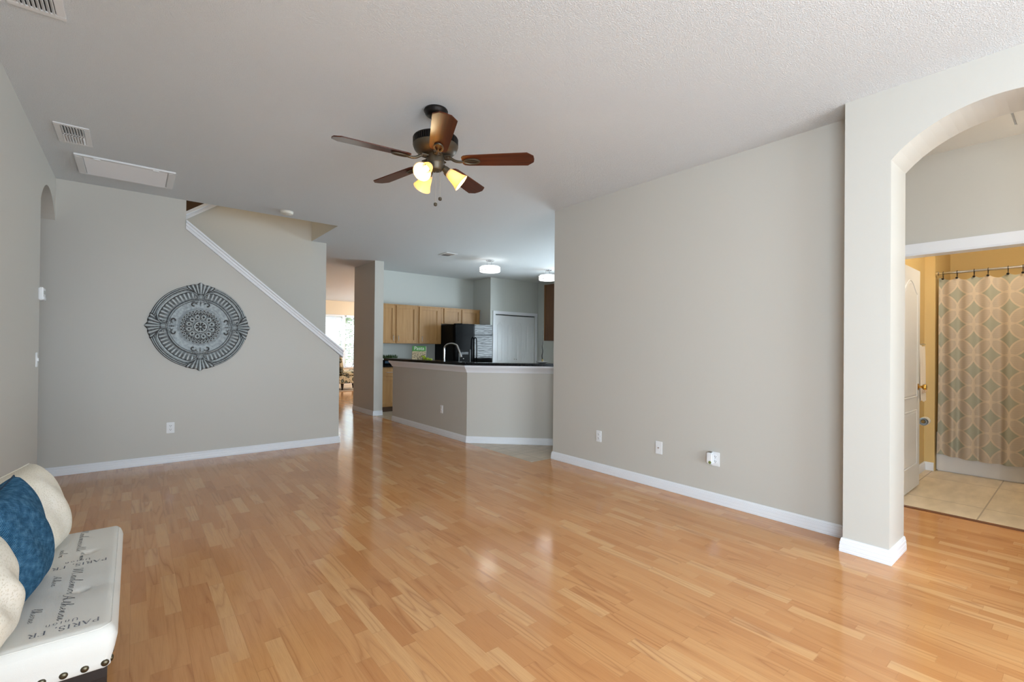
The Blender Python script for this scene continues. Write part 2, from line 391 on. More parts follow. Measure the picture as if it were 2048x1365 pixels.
# floors (one plane cut into three coverings)
fb = B()
for x0, x1, y0, y1 in ((-3.2, 3.45, -4.0, 9.26), (3.45, 4.93, -4.0, 3.9), (-3.2, 9.2, 9.26, 16.75)):
    fb.box(x0, x1, y0, y1, -.1, 0)
struct(fb.build('floor', FLOOR))
struct(B().box(3.45, 7.9, 3.9, 9.26, -.1, 0).build('floor_kitchen', KTILE))
struct(B().box(4.93, 7.6, -2.0, 1.3, -.1, 0).build('floor_bathroom', BTILE))
struct(B().box(4.905, 4.955, -.3, 1.0, 0, .006).build('trim_threshold', mat('dark_reducer', (120, 72, 40), .4), bevel=.002))
# ceiling with the stair opening
OX0, OX1, OY1 = -.595, 2.07, 7.38
cb = B()
for x0, x1, y0, y1 in ((-3.2, 9.2, -4.0, YM), (-3.2, OX0, YM, OY1+.1), (OX1, 9.2, YM, OY1), (-3.2, 9.2, OY1+.12, 16.75), (OX1, 9.2, OY1, OY1+.12)):
    cb.box(x0, x1, y0, y1, H, H+.3)
struct(cb.build('ceiling', CEIL))
# left wall with arched hall opening
pl = [(YB-.15, 0), (5.33, 0)] + arc(5.33, YM, 2.445, .20) + [(YM, H), (YB-.15, H)]
# side window opening of the left wall is behind the camera: built as two wall lengths
struct(B().prism([(-.35, 0), (5.33, 0)] + arc(5.33, YM, 2.445, .20) + [(YM, H), (-.35, H)], 0, XL-.125, XL).build('wall_left', WALL))
struct(B().box(XL-.125, XL, -.35-1.7, -.35, 0, .3).box(XL-.125, XL, -2.05, -.35, 2.2, H).box(XL-.125, XL, YB-.15, -2.05, 0, H).build('wall_left_rear', WALL))
struct(B().box(-3.2, -3.08, 4.8, YM, 0, H).box(-3.2, XL-.125, 4.68, 4.8, 0, H).build('wall_side_hall', WALL))
# stair (medallion) wall: full height to x=.43 then a sloping knee wall
SL = (2.566-1.145)/(2.11-.43)
struct(B().prism([(-3.2, 0), (2.105, 0), (2.105, 1.15), (.43, 2.56), (.43, H), (-3.2, H)], 1, YM, YM+.115).build('wall_stair', WALL))
# white sloping cap on it
def slope_cap(name, prof, xa, za, xb, zb):
    n = len(prof); vs = [(x, YY, z+o) for x, z in ((xa, za), (xb, zb)) for YY, o in prof]
    fs = [list(range(n))[::-1], list(range(n, 2*n))] + [(i, (i+1) % n, n+(i+1) % n, n+i) for i in range(n)]
    return struct(B().add(vs, fs).build(name, TRIM, smooth=20))
PR = [(-.036, .040), (-.036, .020), (-.024, .008), (-.020, -.016), (-.013, -.024), (-.013, -.056), (0, -.062), (.115, -.062), (.128, -.056), (.128, -.024), (.135, -.016), (.139, .008), (.151, .020), (.151, .040)]
slope_cap('trim_stair_cap', [(YM+a, o) for a, o in PR], .43, 2.590, 2.150, 1.180)
# stairwell back wall with its own rising white cap, upper shaft
struct(B().prism([(-.6, 0), (2.285, 0), (2.285, H), (2.285, H+.9), (2.2, 4.16), (.508, 2.93), (-.6, 2.13)], 1, OY1, OY1+.12).build('wall_stair_back', WALL))
slope_cap('trim_upper_stair_cap', [(OY1-.03, .04), (OY1-.03, 0), (OY1-.012, -.012), (OY1-.012, -.06), (OY1+.13, -.06), (OY1+.13, .04)], -.58, 2.17, 2.06, 4.07)
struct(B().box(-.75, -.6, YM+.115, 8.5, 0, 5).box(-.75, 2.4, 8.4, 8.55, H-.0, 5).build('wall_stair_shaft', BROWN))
struct(B().box(-.6, 2.28, OY1+.09, OY1+.115, 1.9, 5).build('stairwell_dark_sheet', BROWN))  # added dark sheet, hides the lighter ceiling slab edge above the cap
struct(B().box(OX1, OX1+.12, YM, OY1, H+.3, 5).box(-.75, OX1, YM-.0, YM+.115, H+.3, 5).box(OX1-.006, OX1, YM, OY1, H+.0, H+.3).build('wall_stair_opening', WALL))
struct(B().box(-.8, 2.5, YM, 8.6, 5, 5.1).build('ceiling_stair', CEIL))
# right wall, arch wall with column, hall
struct(B().box(XR, XR+.11, .985, 3.872, 0, H).box(XR+.11, 7.75, 3.762, 3.872, 0, H).build('wall_right', WALL))
pr_ = [(YB-.15, 0), (-.175, 0)] + arc(-.175, .752, 2.414, .212) + [(.752, 0), (.986, 0), (.986, H), (YB-.15, H)]
struct(B().prism(pr_, 0, XC, XC+.345).build('wall_arch', WALL))
struct(B().box(XC+.345, 4.93, 1.25, 1.36, 0, H).box(XC+.345, 4.93, -1.62, -1.5, 0, H).build('wall_hall', WALL))
BD0, BD1, BDT = .20, 1.0, 2.055     # bathroom doorway
struct(B().prism([(-2.0, 0), (BD0, 0), (BD0, BDT), (BD1, BDT), (BD1, 0), (1.36, 0), (1.36, H), (-2.0, H)], 0, 4.93, 5.05).build('wall_bathroom_door', WALL))
cas = [(BD0-.085, 0), (BD0-.004, 0), (BD0-.004, BDT+.004), (BD1+.004, BDT+.004), (BD1+.004, 0), (BD1+.085, 0), (BD1+.085, BDT+.088), (BD0-.085, BDT+.088)]
ins = [(BD0-.022, 0), (BD0+.006, 0), (BD0+.006, BDT-.006), (BD1-.006, BDT-.006), (BD1-.006, 0), (BD1+.022, 0), (BD1+.022, BDT+.022), (BD0-.022, BDT+.022)]
struct(B().prism(cas, 0, 4.912, 4.93).prism(ins, 0, 4.918, 5.062).build('trim_bathroom_door', TRIM, bevel=.003))
# bathroom shell
struct(B().box(5.05, 7.6, 1.13, 1.25, 0, H).box(6.64, 7.6, 1.045, 1.13, 0, H).box(7.48, 7.6, -2.0, 1.045, 0, H).box(5.05, 7.6, -2.12, -2.0, 0, H).build('wall_bathroom', BATH))
# rear wall with the glazed opening the daylight comes through
rw = B(); X0, X1, ZT = -.35, 3.3, 2.35
rw.box(XL-.125, X0, YB-.15, YB, 0, H).box(X1, 9.2, YB-.15, YB, 0, H).box(X0, X1, YB-.15, YB, ZT, H)
struct(rw.build('wall_rear', WALL))
# bar wall
bar = [(3.455, 7.51), (3.455, 5.217), (4.80, 3.872), (4.97, 3.872), (3.575, 5.267), (3.575, 7.51)]
struct(B().prism(bar, 2, 0, 1.0).build('wall_bar', WALL))
def strip(path, prof, name, m=TRIM, inward=1):
    """sweep a (thickness, height) profile along a horizontal path with mitred corners; offset to the path's right side"""
    b = B(); P = [Vector((p[0], p[1])) for p in path]; n = len(P); rows = []
    for i, p in enumerate(P):
        d0 = (P[i]-P[i-1]).normalized() if i > 0 else None; d1 = (P[i+1]-P[i]).normalized() if i < n-1 else None
        n0 = Vector((d0.y, -d0.x)) if d0 else None; n1 = Vector((d1.y, -d1.x)) if d1 else None
        if n0 is None: o = n1
        elif n1 is None: o = n0
        else: o = (n0+n1); o = o/(o.dot(n0))
        rows.append([(p.x+o.x*t, p.y+o.y*t, z) for t, z in prof])
    k = len(prof); vs = [v for r in rows for v in r]; fs = []
    for i in range(n-1):
        for j in range(k):
            j2 = (j+1) % k; fs.append((i*k+j, (i+1)*k+j, (i+1)*k+j2, i*k+j2))
    fs.append(list(range(k))); fs.append([(n-1)*k+j for j in range(k)][::-1])
    b.add(vs, fs); return struct(b.build(name, m))
BASE = [(0, .001), (.015, .001), (.016, .016), (.0145, .022), (.0155, .026), (.0145, .044), (.0125, .047), (.0135, .051), (.0125, .066), (.0095, .069), (.0105, .074), (.006, .087), (0, .088)]
strip([(XL-1.2, YM), (2.105, YM), (2.105, YM+.115)], BASE, 'baseboard_stair')
strip([(3.86, 3.872), (XR, 3.872), (XR, .99)], BASE, 'baseboard_right')
strip([(XR-.016, .986), (XC, .986), (XC, .752), (XC+.345, .752)], BASE, 'baseboard_column')
strip([(3.575, 7.51), (3.455, 7.51), (3.455, 5.217), (4.745, 3.927)][1:], BASE, 'baseboard_bar')
CROWN = [(0, .935), (.012, .935), (.016, .95), (.03, .975), (.05, 1.0), (.056, 1.012), (.056, 1.03), (0, 1.03)]
strip([(3.575, 7.512), (3.455, 7.512), (3.455, 5.217), (4.745, 3.927)], CROWN, 'trim_bar')
# kitchen shell
struct(B().box(3.42, 3.59, 8.24, 9.26, 0, H).build('wall_kitchen_stub', WALL))
struct(B().box(3.59, 6.20, 9.14, 9.26, 0, H).build('wall_kitchen_back', KWALL))
PD0, PD1, PDT = 6.335, 7.535, 2.03
struct(B().prism([(6.20, 0), (PD0, 0), (PD0, PDT), (PD1, PDT), (PD1, 0), (7.63, 0), (7.63, H), (6.20, H)], 1, 8.45, 8.55).box(6.20, 6.30, 8.55, 9.26, 0, H).box(6.3, 7.63, 9.14, 9.26, 0, H).build('wall_pantry', KWALL))
KW0, KW1, KZ0, KZ1 = 4.35, 6.95, .95, 2.25
kr = B()
kr.box(7.63, 7.75, 3.762, KW0, 0, H).box(7.63, 7.75, KW1, 9.26, 0, H).box(7.63, 7.75, KW0, KW1, 0, KZ0).box(7.63, 7.75, KW0, KW1, KZ1, H)
struct(kr.build('wall_kitchen_right', KWALL))
strip([(3.42, 9.26), (3.42, 8.24), (3.59, 8.24)][::-1][::-1], BASE, 'baseboard_kitchen_stub')
# front room shell
FX0, FX1, FZ0, FZ1 = 4.55, 6.85, .54, 2.36
fr = B().box(-3.2, FX0, 16.5, 16.65, 0, H).box(FX1, 9.2, 16.5, 16.65, 0, H).box(FX0, FX1, 16.5, 16.65, 0, FZ0).box(FX0, FX1, 16.5, 16.65, FZ1, H)
struct(fr.build('wall_front', TAN))
struct(B().box(-3.2, -3.05, YM+.1, 16.65, 0, H).box(9.05, 9.2, 9.26, 11.3, 0, H).box(9.05, 9.2, 14.3, 16.65, 0, H).box(9.05, 9.2, 11.3, 14.3, 0, .7).box(9.05, 9.2, 11.3, 14.3, 2.3, H).box(6.2, 9.2, 9.26, 9.38, 0, H).build('wall_front_room', TAN))  # right side opening is invented, lets the added side fill in
struct(B().box(3.59, 6.2, 9.26, 9.272, 0, H).build('wall_front_room_rear', TAN))
strip([(9.0, 16.5), (-3.0, 16.5)][::-1], BASE, 'baseboard_front')
# front window: frame, two units, panes
wf = B(); mid = 5.735
wf.box(FX0, FX1, 16.50, 16.64, FZ1-.045, FZ1).box(FX0, FX1, 16.50, 16.64, FZ0, FZ0+.05).box(FX0, FX0+.05, 16.5, 16.64, FZ0, FZ1).box(FX1-.05, FX1, 16.5, 16.64, FZ0, FZ1).box(mid-.06, mid+.06, 16.49, 16.64, FZ0, FZ1)
win = struct(wf.build('window_1', TRIM))
b = B()
for a, c in ((FX0+.05, mid-.06), (mid+.06, FX1-.05)):
    b.box(a, c, 16.59, 16.62, 1.42, 1.47)
    for zz in (FZ0+.05, FZ1-.085, 1.42): b.box(a, c, 16.6, 16.63, zz, zz+.035)
    m1 = (a+c)/2; b.box(m1-.011, m1+.011, 16.605, 16.625, FZ0, FZ1)
    for zz in (.98, 1.9): b.box(a, c, 16.605, 16.625, zz-.011, zz+.011)
b.build('window_sash', TRIM, win)
B().box(FX0+.05, mid-.06, 16.613, 16.617, FZ0+.05, FZ1-.04).build('window_pane', PANE, win); B().box(mid+.06, FX1-.05, 16.613, 16.617, FZ0+.05, FZ1-.04).build('window_pane', PANE, win)
struct(B().box(FX0-.05, FX1+.05, 16.44, 16.51, FZ0-.03, FZ0).build('trim_window_sill', TRIM))
# kitchen window
kf = B().box(7.63, 7.75, KW0, KW0+.05, KZ0, KZ1).box(7.63, 7.75, KW1-.05, KW1, KZ0, KZ1).box(7.63, 7.75, KW0, KW1, KZ0, KZ0+.05).box(7.63, 7.75, KW0, KW1, KZ1-.05, KZ1).box(7.66, 7.73, KW0, KW1, 1.585, 1.625)
kwin = struct(kf.build('window_2', TRIM)); B().box(7.70, 7.704, KW0+.05, KW1-.05, KZ0+.05, KZ1-.05).build('window_pane', PANE, kwin)
# rear glazing frame
rf = B()
for x in (X0, .86, 2.05, X1-.06): rf.box(x, x+.06, YB-.13, YB-.02, 0, ZT)
rf.box(X0, X1, YB-.13, YB-.02, ZT-.06, ZT).box(X0, X1, YB-.13, YB-.02, 0, .05)
struct(rf.build('window_3', TRIM))

# ------------------------------------------------------------------ pantry bifold door (door_1) and bathroom door (door_2)
cas = [(PD0-.07, 0), (PD0, 0), (PD0, PDT), (PD1, PDT), (PD1, 0), (PD1+.07, 0), (PD1+.07, PDT+.07), (PD0-.07, PDT+.07)]
struct(B().prism(cas, 1, 8.432, 8.45).build('trim_pantry', TRIM, bevel=.004))
def ogee(x0, x1, z0, z1, pk):
    w = x1-x0; return [(x0, z0), (x1, z0), (x1, z1-pk), (x0+w*.80, z1-pk*.85), (x0+w*.62, z1-pk*.15), (x0+w*.5, z1), (x0+w*.38, z1-pk*.15), (x0+w*.2, z1-pk*.85), (x0, z1-pk)]
def arch_top(x0, x1, z0, z1, rise, n=12):
    w = x1-x0; pts = [(x0, z0), (x1, z0)]
    for i in range(n+1):
        t = 1-i/n; pts.append((x0+w*t, z1-rise+rise*(sin(pi*t)**1.5)))
    return pts
def shrink(poly, d):
    cx = sum(p[0] for p in poly)/len(poly); cz = (min(p[1] for p in poly)+max(p[1] for p in poly))/2
    hx = max(abs(p[0]-cx) for p in poly); hz = max(abs(p[1]-cz) for p in poly)
    return [(cx+(p[0]-cx)*(1-d/hx), cz+(p[1]-cz)*(1-d/hz)) for p in poly]
def panel(b, poly, y, s=-1, depth=.006):
    """raised moulding ring and field of a door panel on plane y, facing s*Y"""
    ring0, ring1, ring2 = poly, shrink(poly, .012), shrink(poly, .030)
    n = len(poly)
    lv = [(ring0, 0), (shrink(poly, .004), depth), (ring1, depth), (shrink(poly, .016), depth*.2), (ring2, depth*.9)]
    vs = []; fs = []
    for pl_, h in lv: vs += [(p[0], y+s*h, p[1]) for p in pl_]
    for k in range(len(lv)-1):
        for i in range(n): j = (i+1) % n; fs.append((k*n+i, k*n+j, (k+1)*n+j, (k+1)*n+i))
    fs.append([(len(lv)-1)*n+i for i in range(n)]); b.add(vs, fs)
pd = bpy.data.objects.new('door_1', None); COL.objects.link(pd); struct(pd); pd.location = (PD0, 8.47, 0)
for k in range(4):
    w = (PD1-PD0-.012)/4; x0 = .003+k*(w+.002)
    b = B().box(x0, x0+w, 0, .03, .015, PDT-.025)
    panel(b, ogee(x0+.075, x0+w-.075, .95, PDT-.17, .07), 0); panel(b, ogee(x0+.075, x0+w-.075, .12, .83, .05), 0)
    lf = b.build('door_leaf', DOORW, pd)
    if k in (1, 2): B().sphere((x0+(w-.03 if k == 1 else .03), -.02, 1.0), .014).build('door_knob', STEEL, lf, smooth=60)
B().box(.003, PD1-PD0-.003, .0, .03, PDT-.018, PDT-.003).build('track', mat('track_grey_metal', (90, 92, 96), .5), pd)  # track bar in plain mid grey
bd = bpy.data.objects.new('door_2', None); COL.objects.link(bd); struct(bd); bd.location = (5.05, 1.02, 0)
b = B().box(0, .745, 0, .035, .015, 2.03)
panel(b, arch_top(.115, .63, .845, 1.92, .11), 0); panel(b, [(.115, .22), (.63, .22), (.63, .735), (.115, .735)], 0)
dl = b.build('door_leaf', DOORW, bd)
kn = B().lathe([(.03, 0), (.03, .006), (.012, .01), (.010, .028), (.022, .036), (.028, .05), (.024, .062), (.008, .066)], 20, Mloc(.672, 0, .94, rx=pi/2))
kn.build('door_knob', BRASS, dl, smooth=40)
# hall attic panel
FLAT = mat('flat_white', (222, 220, 214), .8)
struct(B().box(4.42, 4.708, -.6, .322, H-.008, H).build('trim_attic_panel', FLAT, bevel=.002))
struct(B().box(3.85, 4.93, .334, 1.25, H-.005, H+.001).box(4.716, 4.93, -1.5, .334, H-.005, H+.001).build('ceiling_hall', FLAT))

# ------------------------------------------------------------------ ceiling vents and small fittings
def register(name, label, x0, x1, y0, y1, group, flip=1):
    t = thing(name, label, 'vent', ((x0+x1)/2, (y0+y1)/2, H), 0, group)
    w, d = (x1-x0)/2, (y1-y0)/2; b = B()
    e = .034
    for a in ((-w, w, -d, -d+e), (-w, w, d-e, d), (-w, -w+e, -d+e, d-e), (w-e, w, -d+e, d-e)): b.box(*a, -.007, 0)
    b.box(-w+e, w-e, -.006, .006, -.006, 0)
    b.build('frame', WHITE, t, bevel=.002)
    B().box(-w+e, w-e, -d+e, d-e, -.001, .0).build('duct', VENTD, t)
    s = B(); n = 8
    for k in range(n):
        x = -w+e+(k+.5)*(2*w-2*e)/n
        for q, (ya, yb) in enumerate(((-d+e, -.006), (.006, d-e))):
            s.box(-.008, .008, ya, yb, -.0008, .0008, Mloc(x, 0, -.007, ry=radians(flip*(-38 if q else 38))))
    s.build('louvres', WHITE, t)
    return t
register('ceiling_register', 'white louvred ceiling register nearest the camera, cut off by the frame', -.47, -.27, 2.76, 3.145, 'ceiling registers', -1)
register('ceiling_register', 'white louvred ceiling register between the large return grille and the left wall', -.465, -.27, 4.62, 5.03, 'ceiling registers')
register('ceiling_register', 'small louvred ceiling register beside the flush kitchen light', 4.02, 4.24, 6.72, 7.01, 'ceiling registers')
t = thing('return_grille', 'large white return air grille on ceiling above the stair wall', 'vent', (-.06, 5.55, H))
b = B()
for a in ((-.345, .345, -.285, -.245), (-.345, .345, .245, .285), (-.345, -.29, -.245, .245), (.29, .345, -.245, .245)): b.box(*a, -.014, 0)
b.build('frame', WHITE, t, bevel=.004)
b = B()
for k in range(26):
    y = -.235+k*.0188; b.box(-.286, .286, -.010, .010, -.0006, .0006, Mloc(0, y, -.008, rx=radians(-34)))
b.build('louvres', WHITE, t)
B().box(-.286, .286, -.245, .245, -.0015, 0).build('filter', mat('grey_filter', (222, 222, 220), .9), t)
for x in (-.2, .2): B().box(x-.022, x+.022, -.262, -.25, -.02, -.013).build('latch', WHITE, t)
t = thing('smoke_detector', 'round white smoke detector on ceiling beside the stair opening', 'smoke detector', (1.383, 5.95, H))
B().lathe([(.072, 0), (.072, -.012), (.066, -.026), (.05, -.034), (.02, -.036)], 36).build('housing', CREAMP, t, smooth=35)
B().lathe([(.076, 0), (.076, -.005)], 36).build('mounting_plate', CREAMP, t)
B().lathe([(.006, -.035), (.006, -.038)], 10, Mloc(.03, -.02, .0)).build('test_button', WHITE, t)

def outlet(label, loc, rz, kind='duplex', group=None, name='wall_outlet', cat='outlet'):
    """plate built facing -Y, turned by rz"""
    t = thing(name, label, cat, loc, rz, group)
    B().box(-.035, .035, -.006, 0, -.0575, .0575).build('plate', WHITE, t, bevel=.0025)
    if kind == 'duplex':
        for s in (-1, 1):
            f = B().lathe([(.0165, 0), (.0165, .0025)], 20, Mloc(0, -.006, s*.0195, rx=pi/2)).build('receptacle', WHITE, t)
            B().box(-.0075, -.0045, -.0092, -.006, s*.0195-.002, s*.0195+.008).box(.0045, .0075, -.0092, -.006, s*.0195-.002, s*.0195+.007).lathe([(.0028, 0), (.0028, .003)], 10, Mloc(0, -.006, s*.0195-.009, rx=pi/2)).build('slots', BLACKM, f)
    elif kind == 'coax':
        B().lathe([(.0065, 0), (.0065, .004), (.0045, .004), (.0045, .012)], 14, Mloc(0, -.006, .0, rx=pi/2)).build('connector', STEEL, t)
        B().box(-.006, .006, -.0075, -.006, -.026, -.014).build('jack', WHITE, t)
    elif kind == 'switch':
        B().box(-.005, .005, -.014, -.006, -.012, .012).build('toggle', WHITE, t, bevel=.001)
        B().box(-.012, .012, -.0075, -.006, -.025, .025).build('toggle_frame', WHITE, t)
    return t
outlet('white duplex outlet on stair wall below the round medallion', (.317, YM, .376), 0)
outlet('white duplex outlet on right wall nearest the kitchen bar', (XR, 3.19, .365), -pi/2)
outlet('white coaxial wall plate on right wall between the two outlets', (XR, 2.48, .369), -pi/2, 'coax', None, 'cable_plate', 'wall plate')
outlet('white duplex outlet with plug-in device on right wall nearest the column', (XR, 1.944, .367), -pi/2)
outlet('white duplex outlet on the shaded side of the bar wall', (3.455, 5.866, .376), -pi/2)
outlet('white toggle switch plate on left wall beside the arched opening', (XL, 5.215, 1.14), pi/2, 'switch', None, 'light_switch', 'switch')
t = thing('air_freshener', 'white plug-in freshener with green refill in the outlet nearest column', 'air freshener', (XR-.0095, 1.975, .372), -pi/2)
b = B().box(-.026, .026, -.042, 0, -.046, .05); b.build('body', WHITE, t, bevel=.009, seg=3)
B().lathe([(.012, 0), (.012, .004)], 16, Mloc(.008, -.042, -.03, rx=pi/2)).build('refill', mat('green_oil', (120, 128, 72), .15), t)
B().box(-.014, .014, -.036, -.012, .048, .054).build('vent_slot', mat('shadow_grey', (120, 116, 108), .7), t)
t = thing('thermostat', 'white wall thermostat on left wall above the light switch', 'thermostat', (XL, 5.34, 1.665), pi/2)
B().box(-.065, .065, -.028, 0, -.05, .055).build('body', WHITE, t, bevel=.006, seg=3)
B().box(-.03, .03, -.030, -.028, .0, .03).build('display', mat('lcd_grey', (150, 158, 150), .3), t); B().box(-.05, .05, -.032, -.028, -.046, -.02).build('cover', WHITE, t, bevel=.001)

# ------------------------------------------------------------------ wall medallion (relief)
def medallion():
    R = .488; t = thing('wall_medallion', 'large round embossed metal medallion with antiqued grey finish on stair wall', 'wall decor', (.572, YM, 1.468))
    NA, NR = 720, 118
    def axis_off(th):                     # signed angle to the nearest axis (deg)
        d = math.degrees(th) % 90; return d if d <= 45 else d-90
    def outer(th):
        a = abs(axis_off(th)); lob = .5+.5*cos(radians(a*360/7.5))
        if a < 21: return .940+.060*exp(-(a/3.6)**2)+.020*exp(-((a-9)/4.0)**2)+.005*lob*exp(-(a/12)**2)+(.010 if 14.5 < a < 17 else 0)
        return .938
    def sm(e0, e1, x): x = min(1, max(0, (x-e0)/(e1-e0))); return x*x*(3-2*x)
    def hp(r, th):
        """returns height (m), patina 0..1, region"""
        a = axis_off(th); aa = abs(a); ro = outer(th)
        s = r*sin(radians(a)); p = r*cos(radians(a))
        if r < .125:
            sp = .5+.5*cos(8*th); rim = exp(-((r-.112)/.014)**2); hub = exp(-(r/.024)**2)
            pet = sp**.7 * exp(-((r-.07)/.035)**2)
            return .020+.007*rim+.006*hub+.005*pet, max(0, .95-1.0*rim-1.1*hub-.75*pet), 'rosette'
        if r < .385:
            if r < .30:
                k = 12; f = (th*k/(2*pi)) % 1-.5; rr = (r-.222)/.062
                d = sqrt((f*2.1)**2+rr*rr); loop = exp(-((d-.62)/.20)**2); eye = exp(-(d/.26)**2)
                k2 = 24; f2 = (th*k2/(2*pi)) % 1-.5; sc = exp(-((r-.152-.010*cos(f2*2*pi))/.007)**2)
                lf = .5+.5*cos(36*th+14*sin(r*70)); h = .015+.006*loop+.004*sc+.003*lf
                return h, min(1, max(0, .72-.75*loop+.35*eye-.8*sc-.28*lf)), 'rosette'
            k = 32; f = abs((th*k/(2*pi)) % 1-.5)*2; rr = abs(r-.338)/.036
            d = sqrt((f*1.05)**2+rr*rr); ringp = exp(-((d-.72)/.2)**2); dot = exp(-(d/.3)**2)
            edge = exp(-((r-.381)/.006)**2)
            return .014+.006*ringp+.004*dot+.004*edge, max(0, .9-1.1*ringp-.55*dot-.9*edge), 'rosette'
        cusp = .022*exp(-(aa/5.0)**2); ri = .598+cusp
        if r < ri-.018:
            h = .010; pt = .30
            if r < .43: pt = .40
            # scrolled sprigs beside each axis
            cs = (s/.012, (p-.53)/.055); drop = exp(-cs[0]**2)*exp(-cs[1]**2)*(.6+.4*sin(p*180))
            for sg in (-1, 1):
                q = sg*s-.13; d = abs(hypot(q, p-.50)-.036); drop = max(drop, exp(-(d/.011)**2)*(.95 if q > -.012 else 0))
                d2 = abs((p-.548)-.012*sin((sg*s-.02)*70)); drop = max(drop, .85*exp(-(d2/.009)**2)*exp(-((sg*s-.085)/.048)**2)); d3 = abs((p-.520)-.5*(sg*s-.09)); drop = max(drop, .7*exp(-(d3/.008)**2)*exp(-((sg*s-.085)/.026)**2))
            return h+.005*drop, pt+.62*drop, 'centre_plate'
        if r < ri+.024:
            u = (r-ri-.003)/.018; g = abs(u)
            return .010+.012*(1-min(1, g)**2), .15+.75*(exp(-((u+.05)/.16)**2)+sm(.7, 1.0, g)), 'inner_ring'
        if r > ro: return 0, 1, None
        # palmette at the axes
        wid = 5.0 + 12*sm(.70, .93, r)
        if aa < wid and r > ri+.02:
            fl = cos(30*atan2(s, max(.02, p-.57))); spine = exp(-(a/1.3)**2)
            edge = sm(wid, wid*.86, aa)
            h = .012+.016*sm(.62, .95, r)*(1-sm(.97, 1.03, r/ro))+.005*fl*edge+.005*spine
            pt = .36-.34*fl*edge-.35*spine + .55*(1-edge) + .35*sm(.97, 1.0, r/ro)
            if .70 < r < .76 and aa < 5: pt += .5*exp(-((r-.73+.0*aa)/.012)**2)
            return h, pt, 'palmette'
        # outer rim mouldings
        if r > .845:
            u = (r-.845)/(.938-.845); h = .020+.010*sin(pi*min(1, u))+.004*cos(u*2*pi*2.5)
            pt = .42-.40*cos(u*2*pi*2.5)+(.5 if u > .88 else 0)
            return h, pt, 'rim'
        # shell panel: light band around a fluted fan
        c = (45-aa)/45; inner = ri+.024
        endk = sm(wid, wid+7.5, aa)                      # band closes in a scroll at the ends
        top = inner+(.800-inner)*(.35+.65*endk**.5)
        if r > top-.0 or aa < wid+2.2:
            band = exp(-((r-(top+.022))/.022)**2)
            return .012+.010*band, .62-.55*band, 'shell_panel'
        sc = hypot((aa-wid-4.6)/57.3*r, r-.675)          # volute eye
        if sc < .030:
            return .016+.006*(1-sc/.03), .15+.85*exp(-(sc/.011)**2), 'shell_panel'
        v = (r-inner)/(top-inner); fl = cos(axis_off(th)/45*pi*15.0)
        scal = .90+.06*abs(fl)
        if v > scal: return .010, .95, 'shell_panel'
        return .008+.010*v+.004*fl*min(1, v*2.5), .34-.30*fl*min(1, v*2)+.30*exp(-(v/.12)**2), 'shell_panel'
    names = ['rim', 'palmette', 'shell_panel', 'inner_ring', 'centre_plate', 'rosette']
    bucket = {}
    pts = {}
    for j in range(NA):
        th = 2*pi*j/NA; ro = outer(th)
        for i in range(NR+1):
            r = ro*(i/NR)*.999+.0005
            h, pt, reg = hp(r, th)
            if i == NR: h = .002
            pts[j, i] = ((R*r*cos(th), -h-.003, R*r*sin(th)), min(1, max(0, pt)), reg)
    for j in range(NA):
        for i in range(NR):
            reg = pts[j, i][2] or 'rim'; th = 2*pi*(j+.5)/NA
            if reg in ('palmette',): reg = (reg, int(((math.degrees(th)+45) % 360)//90))
            elif reg in ('shell_panel', 'rim'): reg = (reg, int((math.degrees(th) % 360)//90))
            else: reg = (reg, 0)
            bucket.setdefault(reg, []).append((j, i))
    for (reg, k), cells in bucket.items():
        idx = {}; vs = []; pa = []; fs = []
        def g(j, i):
            key = (j % NA, i)
            if key not in idx: idx[key] = len(vs); vs.append(pts[key][0]); pa.append(pts[key][1])
            return idx[key]
        for j, i in cells: fs.append((g(j, i), g(j+1, i), g(j+1, i+1), g(j, i+1)))
        me = bpy.data.meshes.new(reg); me.from_pydata(vs, [], fs); me.polygons.foreach_set('use_smooth', [True]*len(fs))
        at = me.attributes.new('patina', 'FLOAT', 'POINT'); at.data.foreach_set('value', pa)
        me.materials.append(MEDAL); o = bpy.data.objects.new(reg, me); COL.objects.link(o); o.parent = t
    # backing edge so the plate has thickness
    rim = [(R*outer(2*pi*j/240)*.998*cos(2*pi*j/240), R*outer(2*pi*j/240)*.998*sin(2*pi*j/240)) for j in range(240)]
    B().prism(rim, 1, -.006, 0).build('backing', DBRONZE, t)
medallion()

